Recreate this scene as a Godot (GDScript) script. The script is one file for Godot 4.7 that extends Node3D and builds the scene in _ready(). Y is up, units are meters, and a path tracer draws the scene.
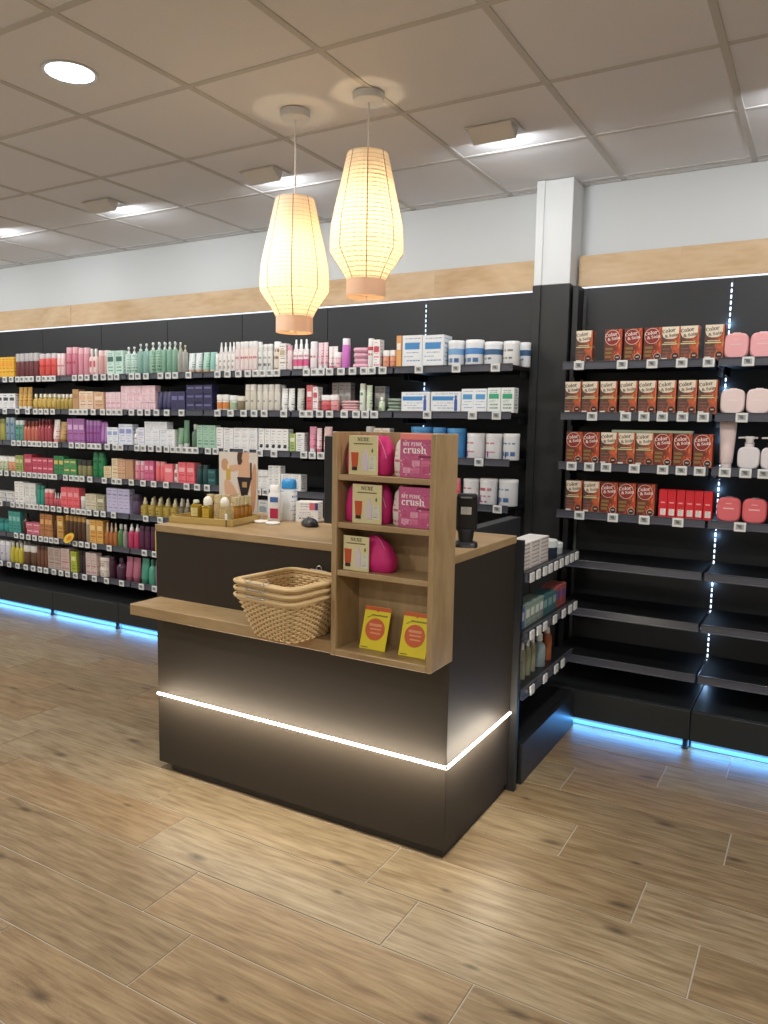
extends Node3D
# A cosmetics shop: dark wall shelving full of products, an oak-topped counter with a glowing strip, two paper lanterns.
# Metres, y up. The camera stands at x = 0, z = 0; the shelved wall runs along x at z = -4.134.

const CAM := Vector3(0, 1.429, 0)
const CEIL := 2.70
const Z_WALL := -4.134
const Z_PANEL := -4.075
const Z_SHELF := -3.69
const Z_PLINTH := -3.58
const X_L := -7.3
const X_R := 2.6
const Z_F := 2.6
const ROWS := [1.757, 1.516, 1.275, 1.037, 0.796, 0.556, 0.316]
const ROW_NAMES := ["top shelf", "second shelf", "third shelf", "fourth shelf", "fifth shelf", "sixth shelf", "lowest shelf"]

var mats := {}
var taken := {}
var meshes := {}
var prints := []
var grain_tex := {}
var rng := RandomNumberGenerator.new()

func _ready():
	rng.seed = 7
	set_view()
	make_textures()
	lights_of_the_room()
	build_room()
	build_floor()
	build_ceiling()
	build_bays()
	build_counter()
	build_side_gondola()
	build_lanterns()
	build_display()
	build_baskets()
	build_counter_things()
	build_products()
	build_cartons()
	build_side_products()

# ---------------------------------------------------------------- camera, environment, large lights
func set_view():
	var cam := Camera3D.new()
	cam.name = "camera"
	cam.position = CAM
	cam.rotation = Vector3(-0.1111, 0.5221, 0.0176)
	cam.fov = rad_to_deg(2.0 * atan(512.0 / 764.7))
	cam.near = 0.05
	cam.far = 60.0
	add_child(cam)
	cam.current = true
	var e := Environment.new()
	e.background_mode = Environment.BG_COLOR
	e.background_color = Color(0.25, 0.27, 0.3)
	e.tonemap_mode = Environment.TONE_MAPPER_LINEAR
	e.tonemap_exposure = 1.0
	e.sdfgi_enabled = true
	e.ssao_enabled = true
	e.ssil_enabled = true
	var w := WorldEnvironment.new()
	w.name = "environment"
	w.environment = e
	add_child(w)

const DOWN := [[-2.505, -1.984], [-4.92, -1.984], [-0.09, -1.984], [-4.92, 0.39], [-2.505, 0.39], [-0.09, 0.39], [1.72, -1.984], [1.72, 0.39], [-2.505, 1.58], [-0.09, 1.58], [-6.13, -1.984], [-6.13, 0.39]]
const WASH := [-0.115, -1.325, -2.57, -3.765, -4.975, -6.185]
const DOWN_ENERGY := 1.85
const WASH_ENERGY := 0.48

func lights_of_the_room():
	for k in DOWN.size():
		var p: Array = DOWN[k]
		var t: Node3D = thing("ceiling_downlight", "round recessed ceiling downlight glowing white" if k == 0 else "round recessed ceiling downlight over the open shop floor", "ceiling light", Vector3(p[0], CEIL, p[1]), 0.0, "" if k == 0 else "downlights over the shop floor")
		part("trim_ring", lathe([Vector2(0.085, 0.0), Vector2(0.097, -0.004), Vector2(0.1, -0.001), Vector2(0.1, 0.004)], 32), mat("d8d8d6", 0.5), t)
		part("lamp_disc", lathe([Vector2(0.0, -0.0005), Vector2(0.085, -0.0005)], 32), glow("eef4ff", 6.0), t)
		var l := AreaLight3D.new()
		l.name = "downlight_lamp"
		l.area_size = Vector2(0.15, 0.15)
		l.light_energy = DOWN_ENERGY
		l.light_color = Color(1.0, 0.985, 0.965)
		l.area_range = 14.0
		l.shadow_enabled = true
		l.position = Vector3(p[0], CEIL - 0.012, p[1])
		l.rotation = Vector3(-PI / 2, 0, 0)
		add_child(l)
	for k in WASH.size():
		var x: float = WASH[k]
		var t: Node3D = thing("wall_washer", "white tilted ceiling spotlight box aimed at the shelves, tilted flap casing", "spotlight", Vector3(x, CEIL, -3.15), 0.0, "ceiling wall washers before the shelves")
		t.scale = Vector3(1.0, 0.78, 0.86)
		part("mounting_plate", boxm(Vector3(0, -0.002, -0.05), Vector3(0.225, 0.006, 0.16), 0.002), mat("d3d1cd", 0.6), t)
		# wedge: a sloping flap with cheeks, open towards the shelves where the lamp sits
		var st := begin()
		bx_at(st, Transform3D(Basis(Vector3.RIGHT, -0.68), Vector3(0, -0.034, -0.016)), Vector3(0.195, 0.006, 0.098), 0.002)
		for s in [-1.0, 1.0]:
			var xs: float = s * 0.096
			for xx in [xs - 0.0025, xs + 0.0025]:
				tri(st, [Vector3(xx, -0.005, 0.02), Vector3(xx, -0.064, -0.053), Vector3(xx, -0.005, -0.07)], [Vector3(s, 0, 0), Vector3(s, 0, 0), Vector3(s, 0, 0)], [Vector2.ZERO, Vector2.RIGHT, Vector2.ONE])
			quad(st, Vector3(xs - 0.0025, -0.064, -0.053), Vector3(xs + 0.0025, -0.064, -0.053), Vector3(xs + 0.0025, -0.005, -0.07), Vector3(xs - 0.0025, -0.005, -0.07), Vector3(0, 0, -1))
		part("housing", fin(st), mat("e4e2de", 0.55), t)
		var st2 := begin()
		bx_at(st2, Transform3D(Basis(Vector3.RIGHT, 0.3), Vector3(0, -0.03, -0.052)), Vector3(0.17, 0.042, 0.006), 0.002)
		part("lamp_panel", fin(st2), glow("f2f6ff", 2.5), t)
		var l := AreaLight3D.new()
		l.name = "wall_washer_lamp"
		l.area_size = Vector2(0.17, 0.045)
		l.light_energy = WASH_ENERGY
		l.light_color = Color(0.97, 0.985, 1.0)
		l.area_range = 12.0
		l.shadow_enabled = true
		l.position = Vector3(x, CEIL - 0.052, -3.225)
		l.rotation = Vector3(-0.9, 0, 0)
		add_child(l)

# ---------------------------------------------------------------- helpers: nodes
func numbered(called: String) -> String:
	var n: int = taken.get(called, 0)
	taken[called] = n + 1
	return called if n == 0 else "%s_%03d" % [called, n]

func thing(called: String, label: String, category: String, at := Vector3.ZERO, turn := 0.0, group := "") -> Node3D:
	var o := Node3D.new()
	o.name = numbered(called)
	add_child(o)
	o.position = at
	o.rotation.y = turn
	o.set_meta("label", label)
	o.set_meta("category", category)
	if group != "":
		o.set_meta("group", group)
	return o

func part(called: String, mesh: Mesh, m: Material, parent: Node, at := Vector3.ZERO) -> MeshInstance3D:
	var o := MeshInstance3D.new()
	o.name = called
	o.mesh = mesh
	o.material_override = m
	o.position = at
	parent.add_child(o, true)
	return o

func struct(called: String, mesh: Mesh, m: Material, at := Vector3.ZERO) -> MeshInstance3D:
	var o := part(called, mesh, m, self, at)
	o.set_meta("kind", "structure")
	return o

func copy(src: Node3D, base_name: String, at: Vector3, turn := 0.0) -> Node3D:
	var c: Node3D = src.duplicate()
	c.name = numbered(base_name)
	add_child(c)
	c.position = at
	c.rotation.y = turn
	return c

# ---------------------------------------------------------------- helpers: materials
func mat(hex: String, rough := 0.5, tex = null, metal := 0.0) -> StandardMaterial3D:
	var key := "%s|%.3f|%s|%.2f" % [hex, rough, tex.get_instance_id() if tex != null else 0, metal]
	if mats.has(key):
		return mats[key]
	var m := StandardMaterial3D.new()
	m.albedo_color = Color(hex)
	m.roughness = rough
	m.metallic = metal
	if tex != null:
		m.albedo_texture = tex
	mats[key] = m
	return m

func glow(hex: String, energy: float) -> StandardMaterial3D:
	var key := "glow%s|%.2f" % [hex, energy]
	if mats.has(key):
		return mats[key]
	var m := StandardMaterial3D.new()
	m.albedo_color = Color(hex)
	m.emission_enabled = true
	m.emission = Color(hex)
	m.emission_energy_multiplier = energy
	mats[key] = m
	return m

func pane(hex: String, a: float) -> StandardMaterial3D:
	var key := "pane%s|%.2f" % [hex, a]
	if mats.has(key):
		return mats[key]
	var m := StandardMaterial3D.new()
	var c := Color(hex)
	c.a = a
	m.albedo_color = c
	m.transparency = BaseMaterial3D.TRANSPARENCY_ALPHA
	m.roughness = 0.06
	mats[key] = m
	return m

# ---------------------------------------------------------------- helpers: meshes
func begin() -> SurfaceTool:
	var st := SurfaceTool.new()
	st.begin(Mesh.PRIMITIVE_TRIANGLES)
	return st

func fin(st: SurfaceTool) -> ArrayMesh:
	return st.commit()

func tri(st: SurfaceTool, p: Array, n: Array, uv: Array):
	var g: Vector3 = (p[1] - p[0]).cross(p[2] - p[0])
	var order := [0, 2, 1] if g.dot(n[0] + n[1] + n[2]) > 0.0 else [0, 1, 2]
	for k in order:
		st.set_normal(n[k])
		st.set_uv(uv[k])
		st.add_vertex(p[k])

func quad(st: SurfaceTool, a: Vector3, b: Vector3, c: Vector3, d: Vector3, n: Vector3, ua := Vector2(0, 1), ub := Vector2(1, 1), uc := Vector2(1, 0), ud := Vector2(0, 0)):
	tri(st, [a, b, c], [n, n, n], [ua, ub, uc])
	tri(st, [a, c, d], [n, n, n], [ua, uc, ud])

# chamfered box; uvm > 0: texture laid out in metres with u along the longest side, else 0..1 on each face
func bx_at(st: SurfaceTool, tf: Transform3D, s: Vector3, bev := 0.0, uvm := 0.0, uvo := Vector2.ZERO):
	var h := s * 0.5
	var long := s.max_axis_index()
	for ax in 3:
		var u := (ax + 1) % 3
		var v := (ax + 2) % 3
		if ax == 0:
			u = 2
			v = 1
		elif ax == 1:
			u = 0
			v = 2
		else:
			u = 0
			v = 1
		for sg in [-1.0, 1.0]:
			var n := Vector3.ZERO
			n[ax] = sg
			var ps := []
			var uvs := []
			for c in [[-1, -1], [1, -1], [1, 1], [-1, 1]]:
				var p := Vector3.ZERO
				p[ax] = sg * h[ax]
				p[u] = c[0] * (h[u] - bev)
				p[v] = c[1] * (h[v] - bev)
				var uv: Vector2
				if uvm > 0.0:
					if u == long:
						uv = Vector2(p[u], p[v])
					elif v == long:
						uv = Vector2(p[v], p[u])
					else:
						uv = Vector2(p[u], p[v])
					uv = uv * uvm + uvo + Vector2(0.0, 0.37 * ax)
				else:
					var fu: float = c[0] * 0.5 + 0.5
					if (ax == 2 and sg < 0) or (ax == 0 and sg > 0):
						fu = 1.0 - fu
					uv = Vector2(fu, 0.5 - c[1] * 0.5)
				ps.append(tf * p)
				uvs.append(uv)
			quad(st, ps[0], ps[1], ps[2], ps[3], (tf.basis * n).normalized(), uvs[0], uvs[1], uvs[2], uvs[3])
	if bev <= 0.0:
		return
	var uz := Vector2(0.02, 0.02) + uvo
	for ax in 3:
		var u := (ax + 1) % 3
		var v := (ax + 2) % 3
		for a in [-1.0, 1.0]:
			for b in [-1.0, 1.0]:
				var n := Vector3.ZERO
				n[u] = a
				n[v] = b
				var q := []
				var qu := []
				for e in [[-1, 0], [1, 0], [1, 1], [-1, 1]]:
					var p := Vector3.ZERO
					p[ax] = e[0] * (h[ax] - bev)
					p[u] = a * (h[u] - (0.0 if e[1] == 0 else bev))
					p[v] = b * (h[v] - (bev if e[1] == 0 else 0.0))
					q.append(tf * p)
					qu.append(uz + (Vector2(p[long], p[(long + 1) % 3]) * uvm if uvm > 0.0 else Vector2.ZERO))
				quad(st, q[0], q[1], q[2], q[3], (tf.basis * n).normalized(), qu[0], qu[1], qu[2], qu[3])
	for a in [-1.0, 1.0]:
		for b in [-1.0, 1.0]:
			for c in [-1.0, 1.0]:
				var n := Vector3(a, b, c).normalized()
				var p1 := Vector3(a * h.x, b * (h.y - bev), c * (h.z - bev))
				var p2 := Vector3(a * (h.x - bev), b * h.y, c * (h.z - bev))
				var p3 := Vector3(a * (h.x - bev), b * (h.y - bev), c * h.z)
				var nn := tf.basis * n
				tri(st, [tf * p1, tf * p2, tf * p3], [nn, nn, nn], [uz, uz, uz])

func bx(st: SurfaceTool, c: Vector3, s: Vector3, bev := 0.0, uvm := 0.0, uvo := Vector2.ZERO):
	bx_at(st, Transform3D(Basis(), c), s, bev, uvm, uvo)

func boxm(c: Vector3, s: Vector3, bev := 0.0, uvm := 0.0, uvo := Vector2.ZERO) -> ArrayMesh:
	var st := begin()
	bx(st, c, s, bev, uvm, uvo)
	return fin(st)

# rings of a superellipse: [y, half x, half z, exponent, offset x, offset z]
func loft_to(st: SurfaceTool, secs: Array, seg := 16, cap_low := true, cap_high := true, soft := 0.55, tf := Transform3D()):
	var rings := []
	for s in secs:
		var e: float = s[3] if s.size() > 3 else 2.0
		var ring := PackedVector3Array()
		for j in seg:
			var a := TAU * (j + 0.5) / seg
			var ca := cos(a)
			var sa := sin(a)
			ring.append(Vector3(signf(ca) * pow(absf(ca), 2.0 / e) * s[1] + (s[4] if s.size() > 4 else 0.0), s[0], signf(sa) * pow(absf(sa), 2.0 / e) * s[2] + (s[5] if s.size() > 5 else 0.0)))
		rings.append(ring)
	var nb := []
	for i in secs.size() - 1:
		var row := PackedVector3Array()
		for j in seg:
			var j0 := (j + seg - 1) % seg
			var j1 := (j + 1) % seg
			var along: Vector3 = (rings[i][j1] - rings[i][j0]) + (rings[i + 1][j1] - rings[i + 1][j0])
			var up: Vector3 = rings[i + 1][j] - rings[i][j]
			var n := up.cross(along)
			row.append(n.normalized() if n.length() > 1e-12 else Vector3.UP)
		nb.append(row)
	var y0: float = secs[0][0]
	var y1: float = secs[secs.size() - 1][0]
	for i in secs.size() - 1:
		for j in seg:
			var j1 := (j + 1) % seg
			var ns := []
			for w in [[i, j, 0], [i, j1, 0], [i + 1, j1, 1], [i + 1, j, 1]]:
				var n: Vector3 = nb[i][w[1]]
				var o: int = i - 1 if w[2] == 0 else i + 1
				if o >= 0 and o < nb.size() and n.dot(nb[o][w[1]]) > soft:
					n = (n + nb[o][w[1]]).normalized()
				ns.append((tf.basis * n).normalized())
			var ps := [tf * rings[i][j], tf * rings[i][j1], tf * rings[i + 1][j1], tf * rings[i + 1][j]]
			var va: float = 1.0 - (secs[i][0] - y0) / maxf(absf(y1 - y0), 1e-6) * signf(y1 - y0)
			var vb: float = 1.0 - (secs[i + 1][0] - y0) / maxf(absf(y1 - y0), 1e-6) * signf(y1 - y0)
			# seen from the front (+z) the print reads from -x to +x
			var ua := fposmod(0.75 - (j + 0.5) / seg, 1.0) * 2.0
			var ub := ua - 2.0 / seg
			var uvs := [Vector2(ua, va), Vector2(ub, va), Vector2(ub, vb), Vector2(ua, vb)]
			tri(st, [ps[0], ps[1], ps[2]], [ns[0], ns[1], ns[2]], [uvs[0], uvs[1], uvs[2]])
			tri(st, [ps[0], ps[2], ps[3]], [ns[0], ns[2], ns[3]], [uvs[0], uvs[2], uvs[3]])
	for side in 2:
		if (side == 0 and not cap_low) or (side == 1 and not cap_high):
			continue
		var ring: PackedVector3Array = rings[0 if side == 0 else rings.size() - 1]
		var c := Vector3.ZERO
		for p in ring:
			c += p / seg
		var n: Vector3 = (tf.basis * (Vector3.DOWN if (side == 0) == (y1 >= y0) else Vector3.UP)).normalized()
		for j in seg:
			tri(st, [tf * c, tf * ring[j], tf * ring[(j + 1) % seg]], [n, n, n], [Vector2(0.05, 0.95), Vector2(0.05, 0.95), Vector2(0.05, 0.95)])

func loft(secs: Array, seg := 16, cap_low := true, cap_high := true) -> ArrayMesh:
	var st := begin()
	loft_to(st, secs, seg, cap_low, cap_high)
	return fin(st)

# turned shape, profile of (radius, y); smooth round, soft along the profile where it bends gently
func lathe_to(st: SurfaceTool, prof: Array, seg := 20, at := Vector3.ZERO):
	for i in prof.size() - 1:
		var a: Vector2 = prof[i]
		var b: Vector2 = prof[i + 1]
		var d := (b - a).normalized()
		var n2 := Vector2(d.y, -d.x)
		var na := n2
		var nb := n2
		if i > 0:
			var d0: Vector2 = (a - prof[i - 1]).normalized()
			if d0.dot(d) > 0.75:
				na = (n2 + Vector2(d0.y, -d0.x)).normalized()
		if i < prof.size() - 2:
			var d1: Vector2 = (prof[i + 2] - b).normalized()
			if d1.dot(d) > 0.75:
				nb = (n2 + Vector2(d1.y, -d1.x)).normalized()
		for j in seg:
			var t0 := TAU * j / seg
			var t1 := TAU * (j + 1) / seg
			var e0 := Vector3(cos(t0), 0, sin(t0))
			var e1 := Vector3(cos(t1), 0, sin(t1))
			var p := [at + e0 * a.x + Vector3.UP * a.y, at + e1 * a.x + Vector3.UP * a.y, at + e1 * b.x + Vector3.UP * b.y, at + e0 * b.x + Vector3.UP * b.y]
			var n := [e0 * na.x + Vector3.UP * na.y, e1 * na.x + Vector3.UP * na.y, e1 * nb.x + Vector3.UP * nb.y, e0 * nb.x + Vector3.UP * nb.y]
			var uv := [Vector2(float(j) / seg, 1.0 - float(i) / (prof.size() - 1)), Vector2(float(j + 1) / seg, 1.0 - float(i) / (prof.size() - 1)), Vector2(float(j + 1) / seg, 1.0 - float(i + 1) / (prof.size() - 1)), Vector2(float(j) / seg, 1.0 - float(i + 1) / (prof.size() - 1))]
			if a.x > 1e-6:
				tri(st, [p[0], p[1], p[2]], [n[0], n[1], n[2]], [uv[0], uv[1], uv[2]])
			if b.x > 1e-6:
				tri(st, [p[0], p[2], p[3]], [n[0], n[2], n[3]], [uv[0], uv[2], uv[3]])

func lathe(prof: Array, seg := 20, at := Vector3.ZERO) -> ArrayMesh:
	var st := begin()
	lathe_to(st, prof, seg, at)
	return fin(st)

# round tube along points
func tube_to(st: SurfaceTool, pts: Array, r: float, sides := 6, closed := false):
	var n := pts.size()
	var rings := []
	var last_u := Vector3.ZERO
	for i in n:
		var d: Vector3
		if closed:
			d = (pts[(i + 1) % n] - pts[(i + n - 1) % n]).normalized()
		else:
			d = (pts[mini(i + 1, n - 1)] - pts[maxi(i - 1, 0)]).normalized()
		var u := last_u - d * last_u.dot(d) if last_u != Vector3.ZERO else (Vector3.UP if absf(d.y) < 0.9 else Vector3.RIGHT).cross(d)
		u = u.normalized()
		last_u = u
		var v := d.cross(u)
		var ring := []
		for j in sides:
			var a := TAU * j / sides
			ring.append(u * cos(a) + v * sin(a))
		rings.append(ring)
	for i in (n if closed else n - 1):
		var i1 := (i + 1) % n
		for j in sides:
			var j1 := (j + 1) % sides
			var na: Vector3 = rings[i][j]
			var nb: Vector3 = rings[i][j1]
			var nc: Vector3 = rings[i1][j1]
			var nd: Vector3 = rings[i1][j]
			var p := [pts[i] + na * r, pts[i] + nb * r, pts[i1] + nc * r, pts[i1] + nd * r]
			var z := Vector2(float(i) / n, float(j) / sides)
			tri(st, [p[0], p[1], p[2]], [na, nb, nc], [z, z, z])
			tri(st, [p[0], p[2], p[3]], [na, nc, nd], [z, z, z])
	if not closed:
		for e in [0, n - 1]:
			var dn: Vector3 = (pts[0] - pts[1]).normalized() if e == 0 else (pts[n - 1] - pts[n - 2]).normalized()
			for j in sides:
				tri(st, [pts[e], pts[e] + rings[e][j] * r, pts[e] + rings[e][(j + 1) % sides] * r], [dn, dn, dn], [Vector2.ZERO, Vector2.ZERO, Vector2.ZERO])

func tubem(pts: Array, r: float, sides := 6, closed := false) -> ArrayMesh:
	var st := begin()
	tube_to(st, pts, r, sides, closed)
	return fin(st)

func text_mesh(txt: String, height: float, serif := false, depth := 0.0008) -> TextMesh:
	var key := "text%s%.4f%s" % [txt, height, serif]
	if meshes.has(key):
		return meshes[key]
	var f := SystemFont.new()
	f.font_names = PackedStringArray(["Droid Serif" if serif else "Droid Sans"])
	f.font_weight = 700
	var tm := TextMesh.new()
	tm.font = f
	tm.text = txt
	tm.font_size = 32
	tm.pixel_size = height / 24.0
	tm.depth = depth
	tm.curve_step = 4.0
	meshes[key] = tm
	return tm

# ---------------------------------------------------------------- textures (grain and print only)
func wood_image(w: int, h: int, sd: int, light: Color, mid: Color, dark: Color, knots: int, waves: float) -> ImageTexture:
	var fine := FastNoiseLite.new()
	fine.seed = sd
	fine.frequency = 1.0
	fine.fractal_octaves = 3
	var warp := FastNoiseLite.new()
	warp.seed = sd + 50
	warp.frequency = 1.0
	warp.fractal_octaves = 2
	var r := RandomNumberGenerator.new()
	r.seed = sd * 31 + 5
	var ks := []
	for k in knots:
		ks.append([r.randf() * w, r.randf_range(0.15, 0.85) * h, r.randf_range(0.04, 0.085) * h])
	var data := PackedByteArray()
	data.resize(w * h * 3)
	var at := 0
	for y in h:
		for x in w:
			var yy := float(y)
			var ring := 0.0
			var core := 0.0
			for k in ks:
				var dx: float = (x - k[0]) * 0.42
				if absf(dx) < k[2] * 6.0:
					var dy: float = y - k[1]
					var d := sqrt(dx * dx + dy * dy) / float(k[2])
					if d < 6.0:
						var f: float = exp(-d * 0.9)
						yy += signf(dy) * f * float(k[2]) * 1.5
						core = maxf(core, clampf(1.15 - d, 0.0, 1.0))
						ring += f * 0.28
			var wv := warp.get_noise_2d(x * 0.0035, yy * 0.012) * waves
			var g1 := fine.get_noise_2d(x * 0.0045, yy * 0.085 + wv * 0.6)
			var g2 := fine.get_noise_2d(x * 0.018 + 300.0, yy * 0.8)
			var g3 := warp.get_noise_2d(x * 0.006 + 90.0, yy * 0.03 + 40.0)
			var line := sin(yy * 0.2 + wv * 3.0) * 0.5
			var v := 0.5 + g1 * 0.34 + g2 * 0.3 + g3 * 0.3 + line * 0.1 - ring * 0.8
			var c := dark.lerp(mid, clampf(v * 2.0, 0.0, 1.0)) if v < 0.5 else mid.lerp(light, clampf((v - 0.5) * 2.0, 0.0, 1.0))
			if core > 0.0:
				c = c.lerp(dark * 0.62, core * 0.7)
			data[at] = int(clampf(c.r, 0, 1) * 255.0)
			data[at + 1] = int(clampf(c.g, 0, 1) * 255.0)
			data[at + 2] = int(clampf(c.b, 0, 1) * 255.0)
			at += 3
	return ImageTexture.create_from_image(Image.create_from_data(w, h, false, Image.FORMAT_RGB8, data))

func make_textures():
	for k in 5:
		grain_tex["floor%d" % k] = wood_image(640, 160, 11 + k * 7, Color("a8987b"), Color("918064"), Color("725f46"), [2, 1, 2, 1, 1][k], 0.5 + k * 0.25)
	grain_tex["oak"] = wood_image(768, 192, 61, Color("b89f79"), Color("ab9068"), Color("977b55"), 0, 1.6)
	grain_tex["band"] = wood_image(768, 192, 83, Color("dcc3a0"), Color("d2b48d"), Color("c09e74"), 0, 3.0)
	# small print: lines of type in one ink on white
	var r := RandomNumberGenerator.new()
	r.seed = 99
	for ink in ["5f6468", "c4475f", "3f6fb0", "4c8a63", "8a5a3a", "2a2c33"]:
		for v in 2:
			var im := Image.create(64, 96, false, Image.FORMAT_RGB8)
			im.fill(Color.WHITE)
			var c := Color(ink)
			var y := 8
			while y < 88:
				var hh: int = [2, 2, 3, 6][r.randi() % 4] if v == 0 else [2, 2, 2, 4][r.randi() % 4]
				var x := r.randi_range(6, 14)
				var stop := r.randi_range(34, 58)
				while x < stop:
					var ww := r.randi_range(3, 9)
					im.fill_rect(Rect2i(x, y, mini(ww, 60 - x), hh), c.lerp(Color.WHITE, r.randf_range(0.1, 0.5)))
					x += ww + 2
				y += hh + r.randi_range(4, 12 if v == 0 else 7)
			prints.append(ImageTexture.create_from_image(im))

func printed(hex: String, ink: int, rough := 0.45) -> StandardMaterial3D:
	if ink < 0:
		return mat(hex, rough)
	return mat(hex, rough, prints[ink % prints.size()])

func wood(kind := "oak", rough := 0.5) -> StandardMaterial3D:
	return mat("ffffff", rough, grain_tex[kind])

# ---------------------------------------------------------------- room shell
func build_room():
	var white := mat("d9dcdc", 0.85)
	var xm := (X_L + X_R) / 2
	struct("wall_back", boxm(Vector3.ZERO, Vector3(X_R - X_L + 0.4, CEIL + 0.3, 0.2)), white, Vector3(xm, (CEIL + 0.3) / 2 - 0.1, Z_WALL - 0.1))
	struct("wall_left", boxm(Vector3.ZERO, Vector3(0.2, CEIL + 0.3, Z_F - Z_WALL)), white, Vector3(X_L - 0.1, (CEIL + 0.3) / 2 - 0.1, (Z_F + Z_WALL) / 2))
	struct("wall_right", boxm(Vector3.ZERO, Vector3(0.2, CEIL + 0.3, Z_F - Z_WALL)), mat("4a4845", 0.8), Vector3(X_R + 0.1, (CEIL + 0.3) / 2 - 0.1, (Z_F + Z_WALL) / 2))
	struct("wall_front", boxm(Vector3.ZERO, Vector3(X_R - X_L + 0.4, CEIL + 0.3, 0.2)), mat("d9dcdc", 0.85), Vector3(xm, (CEIL + 0.3) / 2 - 0.1, Z_F + 0.1))
	# pillar between the two banks: white head, black cladding below, a narrow casing strip down one side
	var p := struct("pillar", boxm(Vector3.ZERO, Vector3(0.19, 0.525, 0.185), 0.003), mat("dfe1e0", 0.7), Vector3(-1.296, 2.438, -4.045))
	part("casing_strip", boxm(Vector3.ZERO, Vector3(0.042, 0.525, 0.19), 0.002), mat("dfe1e0", 0.7), p, Vector3(-0.0735, 0.0, 0.008))
	part("black_cladding", boxm(Vector3.ZERO, Vector3(0.196, 2.175, 0.19), 0.003), mat("2b2c2c", 0.55), p, Vector3(0.0, -1.35, 0.0))
	part("black_casing_strip", boxm(Vector3.ZERO, Vector3(0.044, 2.175, 0.195), 0.002), mat("2b2c2c", 0.55), p, Vector3(-0.0755, -1.35, 0.008))
	# oak band above the shelving, lengths butted end to end
	var k := 0
	for seg in [[X_L, -5.2], [-5.2, -3.0], [-3.0, -1.395], [-1.19, 0.96], [0.96, X_R]]:
		k += 1
		var ln: float = seg[1] - seg[0] - 0.003
		var b := struct("trim_%d" % k, boxm(Vector3.ZERO, Vector3(ln, 0.158, 0.022), 0.002, 0.42, Vector2(k * 0.31, k * 0.17)), wood("band", 0.55), Vector3((seg[0] + seg[1]) / 2, 2.252, -4.075))
		part("light_strip", boxm(Vector3.ZERO, Vector3(ln, 0.008, 0.012), 0.001), glow("eef4ff", 0.75), b, Vector3(0, -0.083, 0.0))

func build_floor():
	var pw := 0.2345
	var pl := 0.955
	var slab := struct("floor", boxm(Vector3.ZERO, Vector3(X_R - X_L + 0.4, 0.1, Z_F - Z_WALL + 0.4)), mat("b3aa9b", 0.8), Vector3((X_L + X_R) / 2, -0.0525, (Z_F + Z_WALL) / 2))
	var plank := boxm(Vector3.ZERO, Vector3(pl - 0.004, 0.012, pw - 0.004), 0.001)
	# floor texture runs 0..1 along each plank
	var ms := []
	for k in 5:
		for tint in ["ffffff", "efe9e2", "fbf0e4"]:
			var m := StandardMaterial3D.new()
			m.albedo_color = Color(tint)
			m.albedo_texture = grain_tex["floor%d" % k]
			m.roughness = 0.42
			m.metallic_specular = 0.42
			ms.append(m)
	var known := {0: -0.21, 1: -0.40, 2: -0.69, 3: -0.2, 4: -0.83, 5: -0.50, 6: -0.267, 7: -0.6, 8: -0.1, -1: -0.975, -2: -0.693, -3: -0.495}
	var off := slab.position
	var r := RandomNumberGenerator.new()
	r.seed = 4
	for row in range(-19, 10):
		var z0 := -1.95 - pw * row
		var z1 := z0 - pw
		if z1 > Z_F or z0 < Z_WALL:
			continue
		var ox: float = known[row] if known.has(row) else -0.21 - 0.29 * (row % 7)
		var k := -9
		while ox + k * pl < X_R:
			var xa: float = ox + k * pl
			k += 1
			if xa + pl < X_L:
				continue
			var o := part("plank", plank, ms[r.randi() % ms.size()], slab, Vector3(xa + pl / 2, -0.0062, (z0 + z1) / 2) - off)
			if r.randf() < 0.5:
				o.rotation.y = PI

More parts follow.
